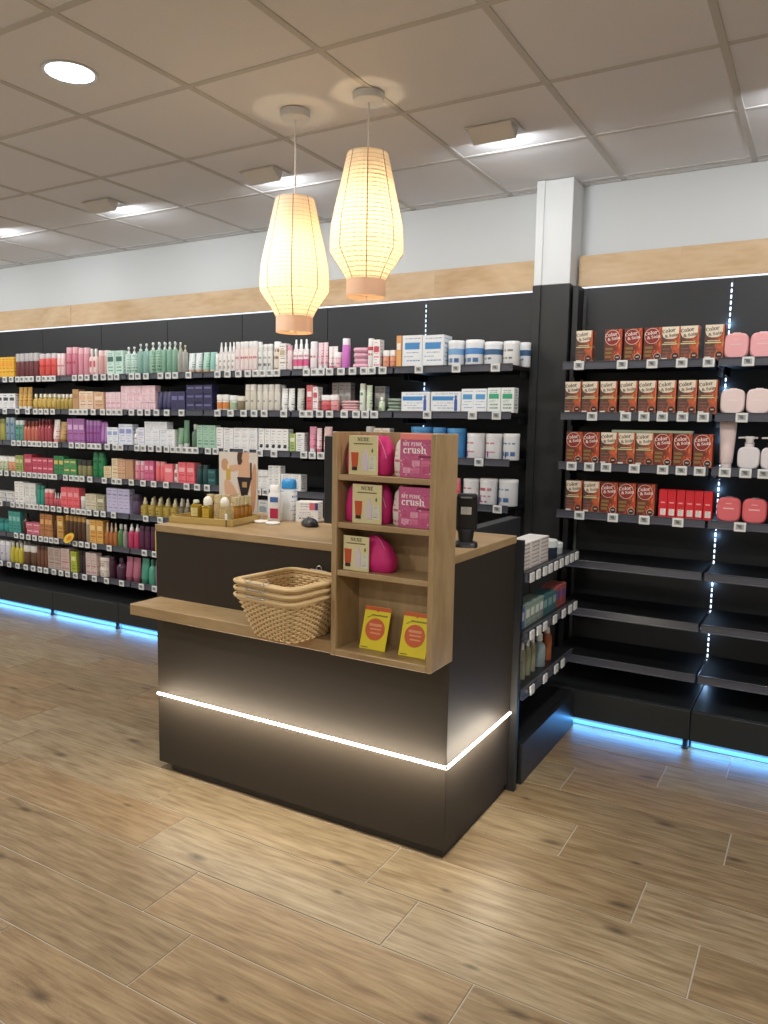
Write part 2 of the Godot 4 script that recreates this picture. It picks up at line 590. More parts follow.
func build_ceiling():
	var px := 0.6043
	var pz := 0.5948
	var c := struct("ceiling", boxm(Vector3.ZERO, Vector3(X_R - X_L + 0.4, 0.2, Z_F - Z_WALL + 0.4)), mat("b9b5b0", 0.9), Vector3((X_L + X_R) / 2, CEIL + 0.125, (Z_F + Z_WALL) / 2))
	var tile := boxm(Vector3.ZERO, Vector3(px - 0.006, 0.02, pz - 0.006), 0.004)
	var tm := StandardMaterial3D.new()
	var n := FastNoiseLite.new()
	n.seed = 3
	n.frequency = 0.35
	var nt := NoiseTexture2D.new()
	nt.noise = n
	nt.width = 256
	nt.height = 256
	nt.seamless = true
	var ramp := Gradient.new()
	ramp.set_color(0, Color("e9e9ec"))
	ramp.set_color(1, Color("f4f4f7"))
	nt.color_ramp = ramp
	tm.albedo_texture = nt
	tm.roughness = 0.95
	var bar := mat("d0cecb", 0.9)
	for i in range(-7, 11):
		var x0 := -3.41 + px * i
		if x0 > X_R:
			continue
		for j in range(-2, 11):
			var z0 := -3.466 + pz * j
			if z0 > Z_F:
				continue
			part("ceiling_tile", tile, tm, c, Vector3(x0 + px / 2, CEIL + 0.014, z0 + pz / 2) - c.position)
	for i in range(-6, 11):
		var x0 := -3.41 + px * i
		if x0 < X_R and x0 > X_L:
			part("grid_bar", boxm(Vector3.ZERO, Vector3(0.026, 0.006, Z_F - Z_WALL), 0.001), bar, c, Vector3(x0, CEIL + 0.003, (Z_F + Z_WALL) / 2) - c.position)
	for j in range(-1, 11):
		var z0 := -3.466 + pz * j
		if z0 < Z_F:
			part("grid_bar", boxm(Vector3.ZERO, Vector3(X_R - X_L, 0.006, 0.024), 0.001), bar, c, Vector3((X_L + X_R) / 2, CEIL + 0.0035, z0) - c.position)
	part("wall_angle", boxm(Vector3.ZERO, Vector3(X_R - X_L, 0.006, 0.02), 0.001), bar, c, Vector3((X_L + X_R) / 2, CEIL + 0.003, Z_WALL + 0.01) - c.position)

# ---------------------------------------------------------------- wall shelving
const BAYS := [-6.26, -5.562, -4.866, -4.17, -3.474, -2.778, -2.082]

const BAY_WORDS := ["golden yellow cartons", "maroon jars", "rose pink bottles", "green pump bottles", "white spray bottles", "pink folded towels", "white tins"]

func bay(x0: float, x1: float, label: String, group: String):
	var t: Node3D = thing("shelving_bay", label, "shelving", Vector3((x0 + x1) / 2, 0, Z_PANEL), 0.0, group)
	var w := x1 - x0
	var black := mat("2a2c2e", 0.5)
	part("back_panel", boxm(Vector3(0, 1.12, -0.012), Vector3(w - 0.004, 2.09, 0.024), 0.001), black, t)
	part("plinth", boxm(Vector3(0, 0.11, 0.485), Vector3(w - 0.003, 0.136, 0.02), 0.002), mat("202426", 0.42), t)
	part("base_shelf", boxm(Vector3(0, 0.172, 0.24), Vector3(w - 0.004, 0.016, 0.475), 0.001), mat("1b1d1f", 0.45), t)
	for s in [1.0]:
		part("foot", lathe([Vector2(0.0, 0.0), Vector2(0.015, 0.0), Vector2(0.016, 0.006), Vector2(0.012, 0.012), Vector2(0.012, 0.04), Vector2(0.0, 0.04)], 12, Vector3(s * (w / 2 - 0.018), 0, 0.485)), mat("121314", 0.5), t)
	# cold blue light strip under the plinth
	part("led_strip", boxm(Vector3(0, 0.0165, 0.462), Vector3(w - 0.01, 0.027, 0.014), 0.002), glow("7cc0ff", 0.65), t)
	var l := AreaLight3D.new()
	l.name = "plinth_lamp"
	l.area_size = Vector2(w - 0.02, 0.025)
	l.light_energy = 0.16
	l.light_color = Color(0.36, 0.68, 1.0)
	l.area_range = 4.0
	l.shadow_enabled = true
	l.position = Vector3((x0 + x1) / 2, 0.025, Z_PANEL + 0.474)
	l.rotation = Vector3(-0.95, PI, 0)
	add_child(l)

func shelf(x0: float, x1: float, row: int, place: String, tags: Array, group: String):
	var y: float = ROWS[row]
	var w := x1 - x0 - 0.012
	var cx := (x0 + x1) / 2
	var t: Node3D = thing("wall_shelf", place, "shelf", Vector3(cx, y, Z_PANEL), 0.0, group)
	var key := "shelf%.3f" % w
	if not meshes.has(key):
		meshes[key] = boxm(Vector3(0, -0.017, 0.187), Vector3(w, 0.022, 0.372), 0.002)
		var st := begin()
		bx(st, Vector3(0, -0.019, 0.378), Vector3(w, 0.038, 0.006), 0.001)
		bx(st, Vector3(0, -0.0015, 0.3815), Vector3(w, 0.003, 0.009), 0.001)
		bx(st, Vector3(0, -0.0355, 0.3825), Vector3(w, 0.005, 0.011), 0.001)
		meshes[key + "r"] = fin(st)
		var st2 := begin()
		for s in [-1.0, 1.0]:
			bx(st2, Vector3(s * (w / 2 - 0.01), -0.045, 0.12), Vector3(0.004, 0.04, 0.23), 0.001)
		meshes[key + "b"] = fin(st2)
	part("board", meshes[key], mat("121315", 0.55), t)
	part("price_rail", meshes[key + "r"], mat("52545e", 0.3), t)
	part("bracket", meshes[key + "b"], mat("1a1b1d", 0.5), t)
	for x in tags:
		price_tag(t, Vector3(x - cx, -0.021, 0.385), 0.0)

func price_tag(parent: Node, at: Vector3, turn: float):
	if not meshes.has("tag"):
		meshes["tag"] = boxm(Vector3(0, 0, 0.004), Vector3(0.049, 0.041, 0.008), 0.002)
		meshes["tag_screen"] = boxm(Vector3(0, 0.001, 0.0082), Vector3(0.032, 0.023, 0.001), 0.0)
		var st := begin()
		for k in 3:
			bx(st, Vector3(-0.004 + k * 0.003, 0.008 - k * 0.006, 0.0088), Vector3(0.02 - k * 0.004, 0.003 if k != 1 else 0.006, 0.0004), 0.0)
		meshes["tag_print"] = fin(st)
	var o := part("price_tag", meshes["tag"], mat("e4e6e4", 0.45), parent, at)
	o.rotation.y = turn
	part("screen", meshes["tag_screen"], mat("a9adab", 0.4), o)
	part("digits", meshes["tag_print"], mat("4a4d50", 0.5), o)

func build_bays():
	var edges: Array = BAYS.duplicate()
	edges.append(-1.39)
	for k in edges.size() - 1:
		bay(edges[k], edges[k + 1], "black shelving bay of the long run, %s on its top shelf" % BAY_WORDS[k], "bays of the long shelving run")
	bay(-1.145, -0.447, "black shelving bay between the pillar and the dotted light strip", "")
	bay(-0.447, 0.25, "black shelving bay directly beyond the dotted light strip", "")
	bay(0.25, 0.947, "second black shelving bay beyond the dotted light strip, empty", "")
	for row in 7:
		for k in edges.size() - 1:
			var tags := []
			for x in TAGS[row]:
				if x > edges[k] + 0.03 and x < edges[k + 1] - 0.03:
					tags.append(x)
			shelf(edges[k], edges[k + 1], row, "black metal shelf with price tags, %s of the bay topped with %s" % [ROW_NAMES[row], BAY_WORDS[k]], tags, "long run shelves, " + ROW_NAMES[row])
		for b in [[-1.145, -0.447], [-0.447, 0.25], [0.25, 0.947]]:
			var tags := []
			for x in TAGS_B[row]:
				if x > b[0] + 0.02 and x < b[1] - 0.02:
					tags.append(x)
			var full := "carrying hair colour cartons" if row < 4 else "standing empty"
			if b[0] < -1.0:
				shelf(b[0], b[1], row, "black metal shelf %s, %s beside the pillar" % [full, ROW_NAMES[row]], tags, "")
			else:
				shelf(b[0], b[1], row, "black metal shelf, %s of the %s bay beyond the light strip" % [ROW_NAMES[row], "first" if b[0] < 0.0 else "second"], tags, "")
	# black upright beside the pillar, closing the bay
	var up: Node3D = thing("side_upright", "narrow black upright closing the shelving next to the pillar", "upright", Vector3(-1.172, 0, -4.02))
	part("upright_panel", boxm(Vector3(0, 1.085, 0), Vector3(0.03, 2.16, 0.1), 0.002), mat("232527", 0.5), up)
	led_line(-0.4475, "dotted vertical light strip glowing between two black shelving bays beside the cartons", 1.0)
	led_line(-2.082, "dim dotted vertical light strip on the long run above the supplement boxes", 0.5)

func led_line(x: float, label: String, strength: float):
	var t: Node3D = thing("led_light_strip", label, "light strip", Vector3(x, 0, Z_PANEL))
	part("carrier", boxm(Vector3(0, 1.12, 0.002), Vector3(0.009, 2.08, 0.003), 0.0), mat("3a4048", 0.4), t)
	var st := begin()
	var y := 0.2
	while y < 2.14:
		bx(st, Vector3(0, y, 0.005), Vector3(0.0065, 0.016, 0.003), 0.0)
		y += 0.028
	var o := part("led_dots", fin(st), glow("dcebff", 2.2 * strength), t)
	o.set_meta("kind", "stuff")
	for yy in [0.22, 0.44, 0.68, 0.92, 1.15, 1.4, 1.64, 1.95]:
		var l := OmniLight3D.new()
		l.name = "led_strip_lamp"
		l.light_energy = 0.0035 * strength
		l.light_color = Color(0.62, 0.8, 1.0)
		l.light_size = 0.01
		l.omni_range = 5.0
		l.omni_attenuation = 2.0
		l.shadow_enabled = true
		l.position = Vector3(x, yy, Z_PANEL + 0.02)
		add_child(l)

# ---------------------------------------------------------------- counter
const CX0 := -2.316
const CX1 := -1.005
const CZ0 := -2.185
const CZ1 := -2.765
const TOP := 1.024
const BAND := 0.322

func build_counter():
	var t: Node3D = thing("counter", "black sales counter with oak worktop, front ledge and a glowing light band", "counter", Vector3((CX0 + CX1) / 2, 0, (CZ0 + CZ1) / 2))
	var ctr := t.position
	var dark := mat("39332c", 0.56)
	dark.metallic_specular = 0.28
	# carcass in four faces, with a groove left for the light band
	var sz := Vector3(CX1 - CX0, 0.0, CZ0 - CZ1)
	for seg in [[0.03, BAND - 0.007, "lower_panel"], [BAND + 0.007, TOP - 0.029, "upper_panel"]]:
		var hh: float = seg[1] - seg[0]
		part(seg[2], boxm(Vector3(0, seg[0] + hh / 2, 0), Vector3(sz.x, hh, sz.z), 0.0015), dark, t)
	part("core", boxm(Vector3(0, BAND, 0), Vector3(sz.x - 0.02, 0.03, sz.z - 0.02)), dark, t)
	part("plinth", boxm(Vector3(0.024, 0.015, -0.004), Vector3(sz.x - 0.07, 0.03, sz.z - 0.02), 0.001), mat("231f1c", 0.5), t)
	part("worktop", boxm(Vector3(0, TOP - 0.0145, 0), Vector3(sz.x + 0.004, 0.029, sz.z + 0.004), 0.002, 0.55), wood("oak", 0.42), t)
	# the light band: a diffuser in a shallow channel round the front and the free end, standing a little proud
	var warm := glow("fff3e2", 5.5)
	var st := begin()
	var prof := []
	for k in 7:
		var a := -PI / 2 + PI * k / 6.0
		prof.append(Vector2(sin(a) * 0.006, cos(a) * 0.007))
	for run in [[Vector3(CX0, BAND, CZ0) - ctr, Vector3(CX1, BAND, CZ0) - ctr, Vector3(0, 0, 1)], [Vector3(CX1, BAND, CZ0) - ctr, Vector3(CX1, BAND, CZ1) - ctr, Vector3(1, 0, 0)]]:
		var out: Vector3 = run[2]
		for k in 6:
			var a: Vector3 = Vector3.UP * prof[k].x + out * prof[k].y
			var b: Vector3 = Vector3.UP * prof[k + 1].x + out * prof[k + 1].y
			quad(st, run[0] + a, run[1] + a, run[1] + b, run[0] + b, (a + b).normalized())
	part("led_light_band", fin(st), warm, t)
	for k in 56:
		var l := OmniLight3D.new()
		l.name = "counter_band_lamp"
		l.light_energy = 0.0068
		l.light_color = Color(1.0, 0.95, 0.87)
		l.light_size = 0.012
		l.omni_range = 4.0
		l.omni_attenuation = 2.0
		l.shadow_enabled = true
		var f := (k + 0.5) / 56.0 * (1.311 + 0.5)
		l.position = Vector3(CX0 + f, BAND, CZ0 + 0.055) if f < 1.311 else Vector3(CX1 + 0.055, BAND, CZ0 - (f - 1.311))
		add_child(l)
	# oak ledge along the front
	var lg := part("ledge", boxm(Vector3.ZERO, Vector3(0.937, 0.042, 0.156), 0.002, 0.55, Vector2(0.3, 0.4)), wood("oak", 0.45), t, Vector3(-1.8285, 0.709, -2.107) - ctr)
	lg.set_meta("label", "oak ledge")

# ---------------------------------------------------------------- low gondola at the end of the counter
func build_side_gondola():
	var t: Node3D = thing("low_gondola", "low black display rack at the counter end, three shelves facing the aisle", "display rack", Vector3(-1.16, 0, -3.2))
	var c := t.position
	var black := mat("1f2022", 0.45)
	part("end_panel", boxm(Vector3(-1.0, 0.503, -2.779) - c, Vector3(0.046, 1.006, 0.022), 0.002), black, t)
	part("back_panel", boxm(Vector3(-1.31, 0.5, -3.21) - c, Vector3(0.06, 1.0, 0.73), 0.002), mat("3b3d40", 0.45), t)
	part("plinth", boxm(Vector3(-0.985, 0.085, -3.21) - c, Vector3(0.02, 0.17, 0.735), 0.002), mat("26282a", 0.4), t)
	part("base_shelf", boxm(Vector3(-1.14, 0.172, -3.21) - c, Vector3(0.29, 0.012, 0.73), 0.001), black, t)
	var n := 0
	for y in [0.872, 0.632, 0.396]:
		var s := part("shelf_board", boxm(Vector3.ZERO, Vector3(0.29, 0.018, 0.7), 0.002), mat("1d1f22", 0.4), t, Vector3(-1.135, y - 0.014, -3.18) - c)
		var st := begin()
		bx(st, Vector3(0.148, -0.006, 0), Vector3(0.006, 0.04, 0.7), 0.001)
		bx(st, Vector3(0.152, 0.0125, 0), Vector3(0.009, 0.003, 0.7), 0.001)
		bx(st, Vector3(0.153, -0.0245, 0), Vector3(0.011, 0.005, 0.7), 0.001)
		part("price_rail", fin(st), mat("52545e", 0.3), s)
		for z in SIDE_TAGS[n]:
			var g := part("price_tag", boxm(Vector3(0.004, 0, 0), Vector3(0.008, 0.038, 0.046), 0.002), mat("e4e6e4", 0.45), s, Vector3(0.155, -0.012, z + 3.18))
			g.set_meta("label", "white price tag")
		n += 1

# ---------------------------------------------------------------- paper lanterns
func build_lanterns():
	var k := 0
	for at in [Vector3(-1.975, 1.815, -2.65), Vector3(-1.622, 1.937, -2.645)]:
		var t: Node3D = thing("paper_lantern", ["ribbed paper pendant lantern hanging lower over the oil bottles", "ribbed paper pendant lantern hanging higher over the worktop"][k], "pendant lamp", at)
		k += 1
		var prof := [Vector2(0.0761, 0.0624), Vector2(0.0961, 0.0992), Vector2(0.1210, 0.1342), Vector2(0.1437, 0.1682), Vector2(0.1446, 0.1890), Vector2(0.1433, 0.2268), Vector2(0.1397, 0.2740), Vector2(0.1255, 0.3402), Vector2(0.1121, 0.3969), Vector2(0.0997, 0.4536), Vector2(0.0881, 0.5056), Vector2(0.0801, 0.5405)]
		var fineprof := []
		for i in prof.size() - 1:
			var a: Vector2 = prof[i]
			var b: Vector2 = prof[i + 1]
			for s in 6:
				fineprof.append(a.lerp(b, s / 6.0))
		fineprof.append(prof[prof.size() - 1])
		var paper := StandardMaterial3D.new()
		paper.albedo_color = Color("fff6e6")
		paper.roughness = 0.95
		paper.backlight_enabled = true
		paper.backlight = Color(0.95, 0.9, 0.8)
		var sh := part("paper_shade", lathe(fineprof, 40), paper, t)
		var wire := mat("c9ad83", 0.8)
		var nr := 30
		for i in nr:
			var y := 0.07 + (0.536 - 0.07) * i / (nr - 1.0)
			var r := 0.1
			for q in prof.size() - 1:
				if y >= prof[q].y and y <= prof[q + 1].y:
					r = lerpf(prof[q].x, prof[q + 1].x, (y - prof[q].y) / (prof[q + 1].y - prof[q].y))
			var ring := []
			for j in 32:
				ring.append(Vector3(cos(TAU * j / 32) * (r - 0.001), y, sin(TAU * j / 32) * (r - 0.001)))
			part("hoop_wire", tubem(ring, 0.0016, 4, true), wire, sh)
		for j in 8:
			var rib := []
			for q in prof:
				rib.append(Vector3(cos(TAU * (j + 0.3) / 8) * (q.x - 0.001), q.y, sin(TAU * (j + 0.3) / 8) * (q.x - 0.001)))
			part("rib", tubem(rib, 0.0022, 4), mat("b08a5c", 0.8), sh)
		var veneer := StandardMaterial3D.new()
		veneer.albedo_color = Color("f2d3b8")
		veneer.roughness = 0.6
		veneer.backlight_enabled = true
		veneer.backlight = Color(0.5, 0.38, 0.3)
		part("veneer_band", lathe([Vector2(0.0755, 0.0), Vector2(0.0775, 0.0), Vector2(0.0775, 0.064), Vector2(0.0755, 0.064)], 40), veneer, t)
		var st := begin()
		for j in 3:
			var a := TAU * j / 3
			tube_to(st, [Vector3(0, 0.541, 0), Vector3(cos(a) * 0.079, 0.538, sin(a) * 0.079)], 0.002, 5)
			tube_to(st, [Vector3(0, 0.004, 0), Vector3(cos(a) * 0.076, 0.004, sin(a) * 0.076)], 0.0016, 5)
		part("spider_wire", fin(st), mat("d8d5cc", 0.4), t)
		part("lamp_holder", lathe([Vector2(0.0, 0.33), Vector2(0.02, 0.33), Vector2(0.021, 0.39), Vector2(0.012, 0.405), Vector2(0.0, 0.405)], 16), mat("eeeeea", 0.5), t)
		var bulb_y := 0.27
		part("light_bulb", lathe([Vector2(0.0, bulb_y - 0.048), Vector2(0.02, bulb_y - 0.042), Vector2(0.034, bulb_y - 0.022), Vector2(0.037, bulb_y), Vector2(0.03, bulb_y + 0.026), Vector2(0.017, bulb_y + 0.05), Vector2(0.013, bulb_y + 0.062)], 20), glow("ffe6c0", 6.0), t)
		var rise: float = CEIL - at.y
		part("cord", tubem([Vector3(0, 0.4, 0), Vector3(0.002, 0.6, 0.001), Vector3(0, rise - 0.03, 0)], 0.0033, 6), mat("eceae6", 0.5), t)
		part("ceiling_rose", lathe([Vector2(0.0, rise - 0.032), Vector2(0.055, rise - 0.032), Vector2(0.06, rise - 0.028), Vector2(0.06, rise - 0.001), Vector2(0.0, rise - 0.001)], 32), mat("dfe1e3", 0.45), t)
		var l := OmniLight3D.new()
		l.name = "lantern_lamp"
		l.light_energy = 0.105
		l.light_color = Color(1.0, 0.9, 0.73)
		l.light_size = 0.03
		l.omni_range = 10.0
		l.omni_attenuation = 2.0
		l.shadow_enabled = true
		l.position = at + Vector3(0, bulb_y, 0)
		add_child(l)

# ---------------------------------------------------------------- oak display hung on the counter front
const DX0 := -1.359
const DX1 := -0.992
const DZ1 := -2.181
const DZ0 := -2.025

func build_display():
	var t: Node3D = thing("display_shelf", "tall open oak display box with three shelves on the counter front", "display shelf", Vector3((DX0 + DX1) / 2, 0.685, (DZ0 + DZ1) / 2))
	var c := t.position
	var w := DX1 - DX0
	var d := DZ0 - DZ1
	var oak := wood("oak", 0.45)
	part("side_panel", boxm(Vector3(-w / 2 + 0.009, 0.363, 0), Vector3(0.018, 0.726, d), 0.002, 0.55, Vector2(0.1, 0.2)), oak, t)
	part("side_panel", boxm(Vector3(w / 2 - 0.009, 0.363, 0), Vector3(0.018, 0.726, d), 0.002, 0.55, Vector2(0.5, 0.6)), oak, t)
	part("back_board", boxm(Vector3(0, 0.363, -d / 2 + 0.006), Vector3(w - 0.036, 0.726, 0.012), 0.001, 0.55, Vector2(0.2, 0.9)), oak, t)
	part("bottom_board", boxm(Vector3(0, 0.011, 0.006), Vector3(w - 0.036, 0.022, d - 0.012), 0.002, 0.55, Vector2(0.7, 0.1)), oak, t)
	for y in [0.959, 1.114, 1.267]:
		part("shelf_board", boxm(Vector3(0, y - c.y, 0.003), Vector3(w - 0.036, 0.018, d - 0.02), 0.0015, 0.55, Vector2(y, y * 1.7)), oak, t)
	# pink pouch sets with a cream card sleeve
	var n := 0
	for a in [[-1.256, 1.2765, 0.0, "on the upper shelf of the oak display"], [-1.257, 1.1235, 0.03, "on the middle shelf of the oak display"], [-1.229, 0.9685, 0.0, "to one side, on the display's lower shelf"]]:
		var p: Node3D = thing("cosmetic_pouch", "hot pink pouch with cream card sleeve " + a[3], "pouch", Vector3(a[0], a[1], -2.092), a[2])
		var hh := 0.124 if n < 2 else 0.112
		var cx := -0.002 if n == 0 else (0.014 if n == 1 else -0.05)
		var pink := mat("cc2472", 0.62)
		var wide := 0.082
		var secs := []
		if n < 2:
			secs = [[0.0, wide * 0.9, 0.026, 3.5], [0.006, wide * 0.98, 0.034, 3.5], [hh * 0.4, wide, 0.038, 3.2], [hh * 0.75, wide * 0.95, 0.03, 3.0], [hh * 0.93, wide * 0.85, 0.016, 2.6], [hh, wide * 0.72, 0.006, 2.4]]
		else:
			secs = [[0.0, 0.04, 0.026, 3.0, 0.022], [0.006, 0.047, 0.034, 3.0, 0.022], [hh * 0.35, 0.052, 0.038, 2.8, 0.02], [hh * 0.7, 0.043, 0.028, 2.6, 0.01], [hh * 0.9, 0.031, 0.016, 2.4, 0.0], [hh * 1.02, 0.018, 0.006, 2.2, -0.006]]
		part("pouch_body", loft(secs, 28), pink, p)
		var zp := []
		for q in 9:
			var f := q / 8.0
			if n < 2:
				zp.append(Vector3(0.03 + 0.048 * f, hh * (0.96 - 0.52 * f * f), 0.022 + 0.014 * f))
			else:
				zp.append(Vector3(0.004 + 0.058 * f, hh * (1.0 - 0.72 * f * f), 0.016 + 0.008 * f))
		part("zip", tubem(zp, 0.0016, 5), mat("d67a9e", 0.5), p)
		var s := part("card_sleeve", boxm(Vector3.ZERO, Vector3(0.106 if n < 2 else 0.096, hh, 0.004), 0.001), mat("d9cf9f", 0.6), p, Vector3(cx, hh / 2, 0.042))
		part("lettering", text_mesh("NUXE", 0.011, true), mat("3a3626", 0.7), s, Vector3(0, hh * 0.4, 0.0022))
		part("caption_line", boxm(Vector3(0, hh * 0.29, 0.0022), Vector3(0.07, 0.0035, 0.0005)), mat("6a6446", 0.7), s)
		var tb := loft([[0.0, 0.009, 0.001, 4.0], [0.012, 0.009, 0.0012, 4.0], [0.0125, 0.011, 0.0012, 4.0], [0.056, 0.014, 0.0008, 4.0]], 12)
		part("printed_tube", tb, mat("c2512c", 0.6), s, Vector3(-0.03, -hh * 0.38, 0.0024))
		part("printed_tube_cap", boxm(Vector3(-0.03, -hh * 0.34, 0.0036), Vector3(0.019, 0.011, 0.001)), mat("2e2018", 0.6), s)
		part("printed_bottle", loft([[0.0, 0.011, 0.001, 3.0], [0.045, 0.011, 0.001, 3.0], [0.055, 0.005, 0.001, 3.0], [0.066, 0.005, 0.0008, 3.0]], 12), mat("d3c6cf", 0.6), s, Vector3(0.008, -hh * 0.38, 0.0024))
		part("printed_carton", boxm(Vector3(0.034, -hh * 0.2, 0.0026), Vector3(0.024, 0.044, 0.001)), mat("d7d9c8", 0.6, prints[0]), s)
		part("printed_leaf", loft([[0.0, 0.001, 0.0006], [0.006, 0.004, 0.0006], [0.014, 0.0006, 0.0006]], 8), mat("4f7a3a", 0.6), s, Vector3(0.034, hh * 0.07, 0.0024))
		n += 1
	# white floral pouches wrapped in a pink printed sleeve
	n = 0
	for a in [[-1.089, 1.2765, "on the upper shelf, salmon lid band"], [-1.091, 1.1235, "on the middle shelf"]]:
		var p: Node3D = thing("gift_pouch", "white pouch in a pink printed sleeve lettered crush " + a[2], "gift set", Vector3(a[0], a[1], -2.092), -0.04)
		part("pouch_body", loft([[0.0, 0.068, 0.03, 3.2], [0.006, 0.072, 0.036, 3.2], [0.05, 0.075, 0.038, 3.0], [0.1, 0.07, 0.028, 2.8], [0.124, 0.055, 0.01, 2.5]], 26), mat("ddd3cb", 0.7, prints[2]), p)
		var hs := 0.132 if n == 0 else 0.124
		var s := part("printed_sleeve", boxm(Vector3.ZERO, Vector3(0.114, hs, 0.078), 0.001), pattern_pink(), p, Vector3(0.02, hs / 2, 0.003))
		if n == 0:
			part("salmon_band", boxm(Vector3(0, hs / 2 - 0.008, 0.0002), Vector3(0.1145, 0.018, 0.0785), 0.001), mat("f08a80", 0.55), s)
		part("title", text_mesh("MY PINK", 0.012), mat("f3dde4", 0.6), s, Vector3(-0.014, hs * 0.27, 0.0392))
		part("lettering", text_mesh("crush", 0.021, true), mat("fbf2f4", 0.6), s, Vector3(-0.006, hs * 0.13, 0.0392))
		part("dark_tag", boxm(Vector3(0.03, -0.002, 0.0394), Vector3(0.044, 0.007, 0.0006)), mat("8a2a55", 0.6), s)
		for q in 3:
			for r in 2:
				part("printed_picture", boxm(Vector3(-0.032 + q * 0.032, -0.022 - r * 0.022, 0.0394), Vector3(0.026, 0.017, 0.0006)), mat(["c65a86", "e3a7c0", "d87aa0"][(q + r) % 3], 0.6, prints[2 + (q + r) % 2]), s)
		n += 1
	# yellow offer leaflets leaning on the back board
	for a in [[-1.235, "beside the display's inner side"], [-1.089, "next to the display's outer side"]]:
		var p: Node3D = thing("leaflet", "yellow offer leaflet with orange disc, leaning %s" % a[1], "leaflet", Vector3(a[0], 0.7075, -2.083))
		p.rotation.x = -0.3
		var b := part("sheet", boxm(Vector3(0, 0.07, 0), Vector3(0.097, 0.14, 0.0025), 0.0005), mat("e6d21c", 0.5), p)
		part("header_band", boxm(Vector3(0, 0.133, 0.0015), Vector3(0.097, 0.013, 0.001)), mat("c9581e", 0.5), b)
		part("header_notch", loft([[0.123, 0.0006, 0.0006], [0.127, 0.006, 0.0006, 4.0]], 8), mat("c9581e", 0.5), b, Vector3(0, 0, 0.0016))
		var st := begin()
		loft_to(st, [[0.0, 0.036, 0.036], [0.001, 0.036, 0.036]], 32, true, true, 0.5, Transform3D(Basis(Vector3.RIGHT, PI / 2), Vector3(0, 0.066, 0.0014)))
		part("orange_disc", fin(st), mat("cf5f2a", 0.5), b)
		for q in 3:
			part("disc_print", boxm(Vector3(0.002 * q, 0.08 - q * 0.013, 0.0028), Vector3(0.046 - q * 0.004, 0.0085 if q == 0 else 0.005, 0.0006)), mat("e59a72", 0.5), b)
		part("caption_line", boxm(Vector3(0.012, 0.112, 0.0018), Vector3(0.056, 0.005, 0.0006)), mat("8a8420", 0.5), b)
		for q in 3:
			var st2 := begin()
			bx_at(st2, Transform3D(Basis(Vector3.BACK, 0.5 + q * 0.45), Vector3(-0.032 + q * 0.007, 0.103 + q * 0.004, 0.0018)), Vector3(0.008, 0.002, 0.0006))
			part("printed_dash", fin(st2), mat("5a5a1a", 0.5), b)
		part("small_print", boxm(Vector3(-0.03, 0.006, 0.0018), Vector3(0.026, 0.003, 0.0006)), mat("7a741a", 0.5), b)

func pattern_pink() -> StandardMaterial3D:
	if mats.has("pinkp"):
		return mats["pinkp"]
	var im := Image.create(96, 112, false, Image.FORMAT_RGB8)
	im.fill(Color("c25a88"))
	var r := RandomNumberGenerator.new()
	r.seed = 21
	for k in 90:
		im.fill_rect(Rect2i(r.randi_range(0, 90), r.randi_range(0, 108), r.randi_range(2, 7), r.randi_range(1, 4)), [Color("d67fa6"), Color("a83f6c"), Color("e8b4c8"), Color("cf6a94")][k % 4])
	var m := StandardMaterial3D.new()
	m.albedo_texture = ImageTexture.create_from_image(im)
	m.roughness = 0.5
	mats["pinkp"] = m
	return m

# ---------------------------------------------------------------- wicker baskets
func rrect(hx: float, hz: float, y: float, n: int) -> Array:
	# rounded rectangle, points evenly spaced along its outline
	var rc := 0.034
	var a := hx - rc
	var b := hz - rc
	var arc := PI * rc / 2
	var legs := [[2 * b, Vector3(hx, y, -b), Vector3(0, 0, 1)], [arc, Vector3(a, y, b), 0.0], [2 * a, Vector3(a, y, hz), Vector3(-1, 0, 0)], [arc, Vector3(-a, y, b), 1.0], [2 * b, Vector3(-hx, y, b), Vector3(0, 0, -1)], [arc, Vector3(-a, y, -b), 2.0], [2 * a, Vector3(-a, y, -hz), Vector3(1, 0, 0)], [arc, Vector3(a, y, -b), 3.0]]
	var total := 4 * a + 4 * b + 4 * arc
	var pts := []
	for j in n:
		var s := total * j / n
		for lg in legs:
			if s <= lg[0]:
				if lg[2] is Vector3:
					pts.append(lg[1] + lg[2] * s)
				else:
					var t: float = lg[2] * PI / 2 + s / rc
					pts.append(lg[1] + Vector3(cos(t), 0, sin(t)) * rc)
				break
			s -= lg[0]
	return pts

